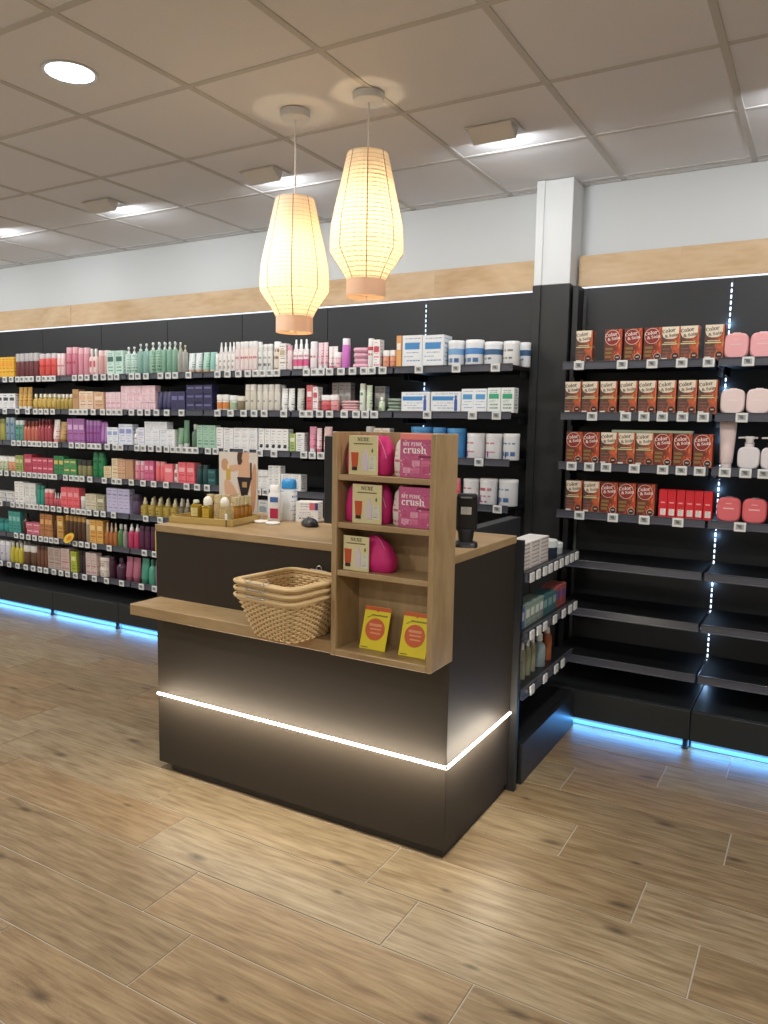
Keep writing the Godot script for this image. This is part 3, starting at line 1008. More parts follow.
func build_baskets():
	var n := 52
	var wick := mat("d8bb8a", 0.7)
	var dark := mat("a8824f", 0.75)
	var H := 0.14
	# courses of willow woven in and out of the stakes, tapering to the base
	var st := begin()
	var courses := 17
	for k in courses:
		var f := k / float(courses - 1)
		var y := 0.008 + f * (H - 0.014)
		var hx := lerpf(0.092, 0.128, f)
		var hz := lerpf(0.092, 0.136, f)
		var pts := rrect(hx, hz, y, n * 2)
		var way := []
		for j in n * 2:
			var p: Vector3 = pts[j]
			var o := Vector3(p.x, 0, p.z).normalized()
			var s := (1.0 if (j / 2 + k) % 2 == 0 else -1.0) if j % 2 == 0 else 0.0
			way.append(p + o * s * 0.0045)
		tube_to(st, way, 0.0044, 4, true)
	var weave := fin(st)
	var st2 := begin()
	for j in n:
		var lo: Vector3 = rrect(0.092, 0.092, 0.0, n)[j]
		var hi: Vector3 = rrect(0.13, 0.138, H, n)[j]
		tube_to(st2, [lo, hi], 0.0026, 4)
	var stakes := fin(st2)
	var st3 := begin()
	for off in [[0.0, 0.0], [0.006, 0.007], [-0.005, 0.009]]:
		tube_to(st3, rrect(0.131 + off[0], 0.14 + off[0], H + off[1] - 0.004, 48), 0.0066, 6, true)
	var rim := fin(st3)
	var st4 := begin()
	loft_to(st4, [[0.0, 0.09, 0.09, 6.0], [0.006, 0.092, 0.092, 6.0]], 32)
	var base := fin(st4)
	var st5 := begin()
	var ring := []
	for j in 12:
		ring.append(Vector3(cos(TAU * j / 12) * 0.0095, sin(TAU * j / 12) * 0.0125 + 0.012, 0))
	tube_to(st5, ring, 0.0018, 5, true)
	var loop := fin(st5)
	for k in 3:
		var label: String = ["wicker shopping basket at the bottom of the nested stack on the ledge", "wicker shopping basket in the middle of the nested stack", "wicker shopping basket on top of the nested stack, open rim"][k]
		var t: Node3D = thing("wicker_basket", label, "basket", Vector3(-1.512, 0.7305 + k * 0.023, -2.02), -0.12, "nested wicker baskets")
		var w := part("weave", weave, wick, t)
		w.set_meta("kind", "stuff")
		part("stakes", stakes, dark, t).set_meta("kind", "stuff")
		part("rim", rim, wick, t)
		part("base", base, dark, t)
		for s in [[-0.055, 0.147], [0.03, 0.147], [-0.01, -0.147], [0.07, -0.147]]:
			var o := part("handle_loop", loop, mat("c9c6bf", 0.3, null, 0.8), t, Vector3(s[0], H + 0.002, s[1]))
			o.rotation.y = 0.3
		for s in [0.153, -0.15]:
			part("wire_handle", tubem([Vector3(-0.055, H + 0.006, s), Vector3(-0.045, H + 0.011, s + 0.006), Vector3(0.02, H + 0.011, s + 0.006), Vector3(0.03, H + 0.006, s)], 0.0022, 5), mat("c9c6bf", 0.3, null, 0.8), t)

# ---------------------------------------------------------------- things on the worktop
func poster_print() -> StandardMaterial3D:
	var w := 96
	var h := 116
	var im := Image.create(w, h, false, Image.FORMAT_RGB8)
	im.fill(Color("d6cec4"))
	var disc := func(cx: float, cy: float, rx: float, ry: float, tilt: float, c: Color):
		for y in h:
			for x in w:
				var dx := x - cx
				var dy := y - cy
				var u := dx * cos(tilt) + dy * sin(tilt)
				var v := -dx * sin(tilt) + dy * cos(tilt)
				if (u * u) / (rx * rx) + (v * v) / (ry * ry) < 1.0:
					im.set_pixel(x, y, c)
	var skin := Color("d2a88a")
	var warm := Color("c29474")
	disc.call(60.0, 4.0, 14.0, 26.0, 0.15, Color("4a3328"))
	disc.call(66.0, 8.0, 9.0, 12.0, 0.2, skin)
	disc.call(64.0, 46.0, 17.0, 34.0, 0.1, skin)
	disc.call(86.0, 62.0, 7.0, 44.0, 0.06, warm)
	disc.call(38.0, 28.0, 26.0, 6.0, -0.12, skin)
	disc.call(14.0, 22.0, 9.0, 11.0, 0.0, warm)
	disc.call(36.0, 86.0, 15.0, 42.0, -0.5, skin)
	disc.call(62.0, 98.0, 14.0, 30.0, 0.1, warm)
	for y in range(44, 92):
		var f := (y - 44) / 48.0
		var x0 := int(lerpf(46.0, 62.0, f))
		var x1 := int(lerpf(82.0, 66.0, f))
		im.fill_rect(Rect2i(x0, y, maxi(x1 - x0, 1), 1), Color("1c1a20"))
	im.fill_rect(Rect2i(78, 18, 4, 30), Color("1c1a20"))
	im.fill_rect(Rect2i(58, 52, 12, 10), Color("b08a5a"))
	im.fill_rect(Rect2i(18, 30, 11, 20), Color("c9a24a"))
	im.fill_rect(Rect2i(21, 22, 5, 8), Color("e2cf9a"))
	var m := StandardMaterial3D.new()
	m.albedo_texture = ImageTexture.create_from_image(im)
	m.roughness = 0.4
	return m

func oil_bottle(label: String, at: Vector3, kind: int, group: String):
	var t: Node3D = thing("oil_bottle", label, "bottle", at, 0.18, group)
	var gold := mat("8f7418", 0.12)
	match kind:
		0:
			part("glass_body", loft([[0.0, 0.021, 0.015, 5.0], [0.003, 0.023, 0.017, 5.0], [0.058, 0.023, 0.017, 5.0], [0.064, 0.019, 0.013, 4.0], [0.066, 0.008, 0.008, 2.0], [0.074, 0.008, 0.008, 2.0]], 20), gold, t)
			part("front_label", boxm(Vector3(0, 0.034, 0.0172), Vector3(0.03, 0.034, 0.0008)), mat("d9cf8e", 0.5, prints[8]), t)
			part("cap", loft([[0.07, 0.010, 0.010, 3.0], [0.08, 0.010, 0.010, 3.0], [0.083, 0.007, 0.007, 2.0]], 14), mat("cfd0b4", 0.3), t)
		1:
			part("glass_body", loft([[0.0, 0.020, 0.016, 4.0], [0.003, 0.022, 0.018, 4.0], [0.062, 0.022, 0.018, 4.0], [0.068, 0.016, 0.014, 3.0]], 20), gold, t)
			part("front_label", boxm(Vector3(0, 0.035, 0.0182), Vector3(0.028, 0.036, 0.0008)), mat("cfae3a", 0.5, prints[8]), t)
			part("dome_cap", loft([[0.066, 0.017, 0.017], [0.08, 0.0185, 0.0185], [0.092, 0.016, 0.016], [0.1, 0.010, 0.010], [0.103, 0.002, 0.002]], 18), mat("f0ece2", 0.35), t)
		2:
			part("glass_body", loft([[0.0, 0.013, 0.013, 5.0], [0.002, 0.0145, 0.0145, 5.0], [0.055, 0.0145, 0.0145, 5.0], [0.06, 0.009, 0.009, 3.0]], 16), mat("a8701e", 0.12), t)
			part("gold_collar", loft([[0.058, 0.010, 0.010], [0.068, 0.010, 0.010]], 14), mat("c9a24a", 0.3, null, 0.7), t)
			part("clear_cap", loft([[0.066, 0.0135, 0.0135, 5.0], [0.1, 0.0135, 0.0135, 5.0]], 16), mat("cdbf94", 0.15), t)

func build_counter_things():
	# gilt tray with the oil bottles
	var tr: Node3D = thing("display_tray", "gilt display tray holding oil bottles on the oak worktop", "tray", Vector3(-2.177, TOP, -2.381), 0.17)
	var gilt := mat("bfa565", 0.4, null, 0.35)
	part("tray_floor", boxm(Vector3(0, 0.004, 0), Vector3(0.3, 0.008, 0.22), 0.002), gilt, tr)
	for s in [-1.0, 1.0]:
		part("tray_edge", boxm(Vector3(0, 0.014, s * 0.107), Vector3(0.3, 0.028, 0.006), 0.001), gilt, tr)
		part("tray_edge", boxm(Vector3(s * 0.147, 0.014, 0), Vector3(0.006, 0.028, 0.208), 0.001), gilt, tr)
	part("acrylic_rack", boxm(Vector3(0.05, 0.062, -0.012), Vector3(0.003, 0.105, 0.19), 0.0005), pane("e6d9a8", 0.18), tr)
	part("acrylic_front", boxm(Vector3(0.095, 0.05, 0.085), Vector3(0.09, 0.08, 0.003), 0.0005), pane("e6d9a8", 0.18), tr)
	var base := Transform3D(Basis(Vector3.UP, 0.17), Vector3(-2.177, TOP + 0.0085, -2.381))
	oil_bottle("squat square oil bottle with small cap on the gilt tray", base * Vector3(-0.07, 0, 0.03), 0, "")
	oil_bottle("gold oil bottle with white dome cap, in the open on the gilt tray", base * Vector3(-0.002, 0, 0.05), 1, "")
	oil_bottle("gold oil bottle with white dome cap behind the clear rack front", base * Vector3(0.08, 0, 0.055), 1, "")
	for k in 4:
		oil_bottle("slim amber oil bottle with clear cap in the tray rack", base * Vector3(0.105, 0, 0.015 - 0.033 * k), 2, "slim oil bottles in the tray rack")
	for k in 3:
		oil_bottle("slim amber oil bottle with clear cap in the tray's rear row", base * Vector3(0.02 - 0.04 * k, 0, -0.06), 2, "slim oil bottles in the rear of the tray")
	var wob: Node3D = thing("sample_stick", "white tipped sample stick standing before the tray", "sample", base * Vector3(0.125, -0.0085, 0.118))
	part("stick", boxm(Vector3(0, 0.015, 0), Vector3(0.003, 0.03, 0.003)), mat("26221e", 0.5), wob)
	part("tip", boxm(Vector3(0, 0.04, 0), Vector3(0.011, 0.024, 0.004), 0.001), mat("e8e6e0", 0.5), wob)
	# poster card on a foot behind the tray
	var po: Node3D = thing("poster_card", "upright advertising card with a figure in a black swimsuit behind the tray", "poster", Vector3(-2.209, TOP, -2.563), 0.1)
	part("card", boxm(Vector3(0, 0.142, 0), Vector3(0.2, 0.284, 0.004), 0.0), poster_print(), po)
	part("foot", boxm(Vector3(0, 0.004, -0.005), Vector3(0.17, 0.008, 0.05), 0.001), mat("d9d6d0", 0.5), po)
	part("strut", boxm(Vector3(0, 0.07, -0.014), Vector3(0.04, 0.14, 0.003)), mat("d9d6d0", 0.5), po)
	# pharmacy bottles and a box
	var b1: Node3D = thing("lotion_bottle", "white lotion bottle with crimson and blue label on the worktop", "bottle", Vector3(-1.992, TOP, -2.544), 0.25)
	part("body", loft([[0.0, 0.026, 0.018, 4.0], [0.003, 0.029, 0.02, 4.0], [0.11, 0.029, 0.02, 4.0], [0.124, 0.022, 0.016, 3.0]], 22), mat("eeeeec", 0.35), b1)
	part("crimson_label", boxm(Vector3(0.003, 0.036, 0.0203), Vector3(0.036, 0.042, 0.0008)), mat("b81f4e", 0.4), b1)
	part("blue_label", boxm(Vector3(0.003, 0.094, 0.0203), Vector3(0.036, 0.022, 0.0008)), mat("4a6fae", 0.4, prints[4]), b1)
	part("cap", loft([[0.122, 0.022, 0.017, 3.0], [0.15, 0.022, 0.017, 3.0], [0.154, 0.019, 0.014, 3.0]], 20), mat("f2f2f0", 0.35), b1)
	var b2: Node3D = thing("mouthwash_bottle", "white bottle with bright blue cap on the worktop", "bottle", Vector3(-1.971, TOP, -2.612), 0.25)
	part("body", loft([[0.0, 0.03, 0.022, 4.0], [0.003, 0.033, 0.024, 4.0], [0.125, 0.033, 0.024, 4.0], [0.138, 0.026, 0.02, 3.0]], 22), mat("e4e8ea", 0.35, prints[4]), b2)
	part("blue_cap", loft([[0.137, 0.031, 0.024, 3.0], [0.165, 0.031, 0.024, 3.0], [0.176, 0.026, 0.02, 2.6], [0.178, 0.015, 0.012, 2.4]], 20), mat("2a8fd4", 0.3), b2)
	var b3: Node3D = thing("medicine_box", "white medicine box with pink and navy corner on the worktop", "box", Vector3(-1.882, TOP, -2.636), 0.3)
	part("carton", boxm(Vector3(0, 0.043, 0), Vector3(0.098, 0.086, 0.07), 0.0015), mat("eceae8", 0.5, prints[0]), b3)
	part("pink_corner", boxm(Vector3(0.025, 0.067, 0.0352), Vector3(0.026, 0.03, 0.0008)), mat("dd6f7c", 0.5), b3)
	part("navy_corner", boxm(Vector3(0.043, 0.067, 0.0356), Vector3(0.0125, 0.03, 0.0008)), mat("3a3f7a", 0.5), b3)
	var b4: Node3D = thing("small_jar", "tiny white jar beside the monitor on the worktop", "jar", Vector3(-1.777, TOP, -2.656))
	part("pot", lathe([Vector2(0, 0), Vector2(0.018, 0), Vector2(0.02, 0.004), Vector2(0.02, 0.02), Vector2(0.018, 0.022)], 18), mat("d9d9d4", 0.4), b4)
	part("lid", lathe([Vector2(0.0205, 0.022), Vector2(0.0205, 0.036), Vector2(0.017, 0.04), Vector2(0, 0.041)], 18), mat("f0efec", 0.4), b4)
	for a in [-2.015, -1.942]:
		var cs: Node3D = thing("sample_pot", "flat white sample pot lying before the lotion bottle", "sample pot", Vector3(a, TOP, -2.48 + (a + 2.015) * 0.2), 0.0, "flat white sample pots")
		part("pot", lathe([Vector2(0, 0), Vector2(0.026, 0), Vector2(0.03, 0.003), Vector2(0.03, 0.007), Vector2(0.026, 0.0095), Vector2(0, 0.0105)], 24), mat("f0efec", 0.4), cs)
	# computer mouse with its lead, keyboard, monitor, card reader
	var mo: Node3D = thing("computer_mouse", "black computer mouse lying on the oak worktop", "mouse", Vector3(-1.789, TOP, -2.510), 0.9)
	part("shell", loft([[0.0, 0.028, 0.046, 2.6], [0.006, 0.032, 0.052, 2.6], [0.018, 0.03, 0.049, 2.4], [0.028, 0.022, 0.038, 2.2], [0.034, 0.01, 0.02, 2.0], [0.035, 0.002, 0.004, 2.0]], 24), mat("26272a", 0.35), mo)
	part("wheel", tubem([Vector3(-0.003, 0.03, -0.022), Vector3(0.003, 0.03, -0.022)], 0.006, 10), mat("111214", 0.5), mo)
	part("lead", tubem([Vector3(0, 0.006, -0.05), Vector3(0.01, 0.004, -0.075), Vector3(0.05, 0.003, -0.1), Vector3(0.1, 0.003, -0.09)], 0.0022, 5), mat("17181a", 0.5), mo)
	var kb: Node3D = thing("keyboard", "black keyboard lying behind the oak display", "keyboard", Vector3(-1.495, TOP, -2.568), 0.0)
	part("tray", boxm(Vector3(0, 0.009, 0), Vector3(0.36, 0.018, 0.12), 0.003), mat("1b1c1e", 0.45), kb)
	for r in 4:
		for q in 14:
			part("key", boxm(Vector3(-0.162 + q * 0.025, 0.0195, -0.042 + r * 0.027), Vector3(0.021, 0.005, 0.022), 0.001), mat("26272a", 0.5), kb)
	var mn: Node3D = thing("monitor", "black flat monitor seen edge-on behind the oak display", "monitor", Vector3(-1.447, TOP, -2.427), 0.0)
	part("screen_casing", boxm(Vector3(0, 0.2, 0), Vector3(0.42, 0.335, 0.026), 0.004), mat("17181a", 0.4), mn)
	part("screen", boxm(Vector3(0, 0.2, -0.0135), Vector3(0.395, 0.31, 0.001)), mat("0c0d0f", 0.12), mn)
	part("neck", boxm(Vector3(0, 0.03, 0.01), Vector3(0.05, 0.06, 0.03), 0.003), mat("17181a", 0.4), mn)
	part("stand_foot", boxm(Vector3(0, 0.006, 0.0), Vector3(0.2, 0.012, 0.13), 0.003), mat("17181a", 0.4), mn)
	var cr: Node3D = thing("card_reader", "black payment card reader on a stand at the worktop end", "card reader", Vector3(-1.056, TOP, -2.403), 0.35)
	part("foot", loft([[0.0, 0.042, 0.038, 4.0], [0.012, 0.04, 0.036, 4.0], [0.018, 0.03, 0.028, 3.0]], 24), mat("18191b", 0.4), cr)
	part("stem", loft([[0.016, 0.024, 0.02, 3.0], [0.05, 0.028, 0.018, 3.0], [0.06, 0.034, 0.016, 3.5]], 20), mat("18191b", 0.4), cr)
	var st := begin()
	bx_at(st, Transform3D(Basis(Vector3.RIGHT, 0.12), Vector3(0, 0.118, 0)), Vector3(0.074, 0.13, 0.03), 0.007)
	part("reader_body", fin(st), mat("1c1d20", 0.35), cr)
	var st2 := begin()
	bx_at(st2, Transform3D(Basis(Vector3.RIGHT, 0.12), Vector3(0, 0.125, 0.0168)), Vector3(0.036, 0.026, 0.001))
	part("paper_label", fin(st2), mat("c9c9c4", 0.5, prints[10]), cr)
	var st3 := begin()
	bx_at(st3, Transform3D(Basis(Vector3.RIGHT, 0.12), Vector3(0, 0.17, 0.0222)), Vector3(0.04, 0.006, 0.003), 0.001)
	part("grey_slot", fin(st3), mat("7a7c80", 0.4), cr)
	# yellow oval wobbler hanging from the sixth shelf
	var ov: Node3D = thing("shelf_wobbler", "yellow oval sign with an orange blotch clipped to a shelf rail", "sign", Vector3(-4.76, 0.578, -3.665), 0.0)
	var st4 := begin()
	loft_to(st4, [[0.0, 0.064, 0.03], [0.002, 0.064, 0.03]], 32, true, true, 0.5, Transform3D(Basis(Vector3.BACK, 0.5) * Basis(Vector3.RIGHT, PI / 2), Vector3(0, 0.0, 0.012)))
	part("oval_card", fin(st4), mat("f0cf4a", 0.5), ov)
	var st5 := begin()
	loft_to(st5, [[0.0, 0.03, 0.015], [0.001, 0.03, 0.015]], 24, true, true, 0.5, Transform3D(Basis(Vector3.BACK, 0.5) * Basis(Vector3.RIGHT, PI / 2), Vector3(0.004, 0.0, 0.0145)))
	part("orange_blotch", fin(st5), mat("ee8a2c", 0.5), ov)
	part("clip_strip", boxm(Vector3(0, -0.02, 0.004), Vector3(0.008, 0.05, 0.001)), mat("d8d8d4", 0.3), ov)

# ---------------------------------------------------------------- products on the shelves
const KIND_NAMES := {"box": "carton", "boxw": "carton", "jar": "cosmetic_jar", "tin": "supplement_tin", "bottle": "bottle", "tubet": "capped_bottle", "tube": "squeeze_tube", "pump": "pump_bottle", "spray": "spray_bottle", "dropper": "dropper_bottle", "cloth": "folded_cloth"}
const KIND_WORDS := {"box": "carton", "boxw": "carton", "jar": "jar", "tin": "tin", "bottle": "bottle", "tubet": "bottle", "tube": "tube", "pump": "bottle", "spray": "bottle", "dropper": "bottle", "cloth": "cloth"}

func make_product(kind: String, w: float, h: float, d: float, c1: String, c2: String, ink: int, c3: String, note: String, t: Node3D):
	var r := w / 2
	match kind:
		"box", "boxw":
			part("carton_body", boxm(Vector3(0, h / 2, 0), Vector3(w, h, d), minf(0.0015, w * 0.03)), printed(c1, ink), t)
			if note == "disc":
				var st := begin()
				loft_to(st, [[0.0, w * 0.26, w * 0.26], [0.0006, w * 0.26, w * 0.26]], 20, true, true, 0.5, Transform3D(Basis(Vector3.RIGHT, PI / 2), Vector3(0, h * 0.22, d / 2 + 0.0002)))
				part("roundel", fin(st), mat(c2, 0.5), t)
			elif kind == "boxw":
				part("printed_panel", boxm(Vector3(-w * 0.1, h * 0.68, d / 2 + 0.0003), Vector3(w * 0.7, h * 0.2, 0.0007)), mat(c2, 0.45), t)
				part("printed_bottle", loft([[0.0, w * 0.05, 0.0005, 4.0], [h * 0.5, w * 0.05, 0.0005, 4.0], [h * 0.6, w * 0.03, 0.0005, 3.0], [h * 0.75, w * 0.03, 0.0004, 3.0]], 10), mat("3f5fae" if c1 != "e4e2dc" else "b8b2a4", 0.45), t, Vector3(w * 0.34, h * 0.08, d / 2 + 0.0006))
			elif c2 != "":
				part("printed_panel", boxm(Vector3(0, h * 0.66, d / 2 + 0.0003), Vector3(w * 0.74, h * 0.2, 0.0007)), mat(c2, 0.45), t)
		"jar":
			part("jar_body", lathe([Vector2(0, 0), Vector2(r * 0.9, 0), Vector2(r * 0.97, h * 0.04), Vector2(r * 0.97, h * 0.6), Vector2(r * 0.9, h * 0.66), Vector2(r * 0.85, h * 0.68)], 16), printed(c1, ink, 0.3), t)
			part("lid", lathe([Vector2(r * 0.9, h * 0.67), Vector2(r, h * 0.68), Vector2(r, h * 0.95), Vector2(r * 0.94, h), Vector2(0, h)], 16), mat(c2, 0.35), t)
			if c3 != "":
				part("label_band", lathe([Vector2(r * 0.985, h * 0.14), Vector2(r * 0.985, h * 0.54)], 16), mat(c3, 0.45), t)
		"tin":
			part("tin_body", lathe([Vector2(0, 0), Vector2(r * 0.95, 0), Vector2(r * 0.98, h * 0.02), Vector2(r * 0.98, h * 0.86)], 22), printed(c1, ink, 0.4), t)
			part("lid", lathe([Vector2(r * 0.98, h * 0.86), Vector2(r, h * 0.865), Vector2(r, h * 0.97), Vector2(r * 0.96, h), Vector2(0, h)], 22), mat(c2, 0.4), t)
			if c3 != "":
				part("label_band", lathe([Vector2(r * 0.988, h * 0.45), Vector2(r * 0.988, h * 0.68)], 22), mat(c3, 0.45), t)
			elif ink >= 2:
				part("printed_mark", loft([[0.0, w * 0.03, 0.001], [h * 0.12, w * 0.07, 0.001], [h * 0.24, w * 0.02, 0.001]], 10), mat("3a3f7a" if ink == 4 else "8a4a8a", 0.45), t, Vector3(-w * 0.28, h * 0.08, sqrt(r * r - w * w * 0.0784) * 0.985))
		"bottle":
			part("bottle_body", lathe([Vector2(0, 0), Vector2(r * 0.9, 0), Vector2(r * 0.98, h * 0.03), Vector2(r * 0.98, h * 0.56), Vector2(r * 0.85, h * 0.66), Vector2(r * 0.5, h * 0.73), Vector2(r * 0.42, h * 0.75), Vector2(r * 0.42, h * 0.78)], 14), printed(c1, ink, 0.25), t)
			part("cap", lathe([Vector2(r * 0.45, h * 0.77), Vector2(r * 0.5, h * 0.78), Vector2(r * 0.48, h * 0.97), Vector2(r * 0.4, h), Vector2(0, h)], 14), mat(c2, 0.35), t)
		"tubet":
			part("bottle_body", lathe([Vector2(0, 0), Vector2(r * 0.92, 0), Vector2(r * 0.98, h * 0.02), Vector2(r * 0.98, h * 0.74), Vector2(r * 0.9, h * 0.79)], 14), printed(c1, ink, 0.32), t)
			part("cap", lathe([Vector2(r * 0.86, h * 0.785), Vector2(r * 0.9, h * 0.79), Vector2(r * 0.88, h * 0.975), Vector2(r * 0.8, h), Vector2(0, h)], 14), mat(c2, 0.35), t)
			if c3 != "":
				part("label_band", lathe([Vector2(r * 0.99, h * 0.6), Vector2(r * 0.99, h * 0.72)], 14), mat(c3, 0.45), t)
		"tube":
			part("cap", loft([[0.0, r * 0.8, r * 0.8], [h * 0.015, r * 0.84, r * 0.84], [h * 0.16, r * 0.8, r * 0.8]], 14), mat(c2, 0.35), t)
			part("tube_body", loft([[h * 0.16, r * 0.86, r * 0.86], [h * 0.2, r * 0.92, r * 0.9], [h * 0.55, r * 0.95, r * 0.62], [h * 0.9, r * 0.98, r * 0.16], [h, r, r * 0.06]], 14), printed(c1, ink, 0.35), t)
		"pump":
			part("bottle_body", loft([[0.0, r * 0.93, d * 0.44, 4.0], [h * 0.015, r * 0.98, d * 0.48, 4.0], [h * 0.7, r * 0.98, d * 0.48, 4.0], [h * 0.75, r * 0.8, d * 0.4, 3.0], [h * 0.765, r * 0.35, r * 0.35, 2.0]], 18), printed(c1, ink, 0.2), t)
			var st := begin()
			lathe_to(st, [Vector2(r * 0.4, h * 0.76), Vector2(r * 0.4, h * 0.83), Vector2(r * 0.15, h * 0.84), Vector2(r * 0.15, h * 0.92)], 12)
			loft_to(st, [[h * 0.92, r * 0.34, r * 0.3, 3.0], [h * 0.985, r * 0.36, r * 0.3, 3.0], [h, r * 0.26, r * 0.22, 2.5]], 12)
			tube_to(st, [Vector3(0, h * 0.965, 0), Vector3(r * 0.62, h * 0.965, r * 0.2), Vector3(r * 0.85, h * 0.93, r * 0.26)], r * 0.12, 6)
			part("pump_head", fin(st), mat(c2, 0.35), t)
		"spray":
			part("bottle_body", lathe([Vector2(0, 0), Vector2(r * 0.92, 0), Vector2(r * 0.97, h * 0.02), Vector2(r * 0.97, h * 0.6), Vector2(r * 0.8, h * 0.68), Vector2(r * 0.55, h * 0.71)], 14), printed(c1, ink, 0.32), t)
			part("spray_cap", lathe([Vector2(r * 0.55, h * 0.7), Vector2(r * 0.58, h * 0.71), Vector2(r * 0.5, h * 0.84), Vector2(r * 0.32, h * 0.87), Vector2(r * 0.3, h * 0.98), Vector2(r * 0.22, h), Vector2(0, h)], 14), mat(c2, 0.35), t)
			if c3 != "":
				part("label_band", lathe([Vector2(r * 0.985, h * 0.14), Vector2(r * 0.985, h * 0.36)], 14), mat(c3, 0.45), t)
		"dropper":
			part("glass_body", lathe([Vector2(0, 0), Vector2(r * 0.9, 0), Vector2(r * 0.97, h * 0.02), Vector2(r * 0.97, h * 0.5), Vector2(r * 0.7, h * 0.58), Vector2(r * 0.42, h * 0.62)], 14), printed(c1, ink, 0.18), t)
			part("dropper_cap", lathe([Vector2(r * 0.45, h * 0.61), Vector2(r * 0.48, h * 0.63), Vector2(r * 0.46, h * 0.78), Vector2(r * 0.3, h * 0.8), Vector2(r * 0.28, h * 0.95), Vector2(r * 0.15, h), Vector2(0, h)], 14), mat(c2, 0.25), t)
		"cloth":
			for k in 4:
				var y0 := h * k / 4.2
				var sq := 1.0 - 0.03 * ((k * 3) % 4)
				part("fold", loft([[y0 + 0.001, r * 0.93 * sq, d * 0.44 * sq, 4.0, 0.003 * (k % 2)], [y0 + h * 0.08, r * sq, d * 0.5 * sq, 4.0, 0.003 * (k % 2)], [y0 + h * 0.16, r * sq, d * 0.5 * sq, 4.0, 0.0], [y0 + h * 0.235, r * 0.92 * sq, d * 0.44 * sq, 4.0, -0.002]], 24), cloth_mat(c1), t)

func cloth_mat(hex: String) -> StandardMaterial3D:
	if mats.has("cloth" + hex):
		return mats["cloth" + hex]
	var m := StandardMaterial3D.new()
	m.albedo_color = Color(hex)
	m.roughness = 0.95
	m.rim_enabled = true
	m.rim = 0.4
	mats["cloth" + hex] = m
	return m

func build_products():
	var r := RandomNumberGenerator.new()
	r.seed = 12
	for e in STOCK:
		var row: int = e[0]
		var n: int = e[3]
		var kind: String = e[4]
		var pitch: float = (e[2] - e[1]) / n
		var w := pitch * (0.975 if kind.begins_with("box") else (0.86 if kind == "pump" else 0.95))
		var h: float = e[5]
		var d := w
		if kind.begins_with("box"):
			d = clampf(w * 0.85, 0.05, 0.13)
		elif kind == "pump":
			d = clampf(w, 0.04, 0.07)
		elif kind == "cloth":
			d = 0.16
		elif kind == "tin":
			d = w
		var label: String = "%s on the long run's %s" % [e[9], ROW_NAMES[row]]
		var many: bool = n * e[10] * e[11] > 1
		var proto: Node3D = null
		var y0: float = ROWS[row] - 0.006
		for deep in e[11]:
			for i in n:
				for tier in e[10]:
					var zf := Z_SHELF - 0.022 - d / 2 - (0.14 if e[13] == "back" else 0.0)
					var at := Vector3(e[1] + pitch * (i + 0.5), y0 + tier * (h + 0.0004), zf - deep * (d + 0.012) - r.randf() * 0.006)
					var turn := r.randf_range(-0.05, 0.05) if kind.begins_with("box") else r.randf_range(-0.25, 0.25)
					if e[10] > 1:
						turn *= 0.3
					if kind == "tube":
						turn *= 0.4
					if kind == "pump":
						turn += -0.5
					if proto == null:
						proto = thing(KIND_NAMES[kind], label, KIND_WORDS[kind], at, turn, label if many else "")
						make_product(kind, w, h, d, soft(e[6]), soft(e[7]), e[8], soft(e[12]), e[13], proto)
					else:
						copy(proto, KIND_NAMES[kind], at, turn)

# hair colour cartons: brown to flame print, a badge at the head, a shade disc at the foot
func carton_print(white: bool) -> StandardMaterial3D:
	var w := 72
	var h := 124
	var im := Image.create(w, h, false, Image.FORMAT_RGB8)
	var n := FastNoiseLite.new()
	n.seed = 8 if white else 9
	n.frequency = 0.03
	var a := Color("5c4338") if white else Color("6e3226")
	var b := Color("d65f36") if white else Color("c2482e")
	var g := Color("f0a04a")
	for y in h:
		for x in w:
			var f := clampf((x / float(w) - 0.3) * 1.5 + n.get_noise_2d(x * 1.4, y * 0.7) * 0.8, 0.0, 1.0)
			var c := a.lerp(b, f)
			var s := n.get_noise_2d(x * 3.0 + 200.0, y * 1.2)
			if s > 0.25 and f > 0.5:
				c = c.lerp(g, 0.6)
			im.set_pixel(x, y, c)
	if not white:
		for k in 3:
			im.fill_rect(Rect2i(4, 70 + k * 15, 32 - k * 3, 9), Color("8a7440"))
	else:
		im.fill_rect(Rect2i(2, 62, 60, 4), Color("d9d8a0"))
		im.fill_rect(Rect2i(10, 56, 46, 3), Color("e6c9a8"))
		for k in 3:
			im.fill_rect(Rect2i(5, 80 + k * 12, 30, 5), Color("8a5248"))
		im.fill_rect(Rect2i(2, 114, 22, 8), Color("e8ddd0"))
	var m := StandardMaterial3D.new()
	m.albedo_texture = ImageTexture.create_from_image(im)
	m.roughness = 0.4
	return m

func flat_disc(cx: float, cy: float, z: float, rx: float, ry: float, thick := 0.0006) -> ArrayMesh:
	var st := begin()
	loft_to(st, [[0.0, rx, ry], [thick, rx, ry]], 22, true, true, 0.5, Transform3D(Basis(Vector3.RIGHT, PI / 2), Vector3(cx, cy, z)))
	return fin(st)

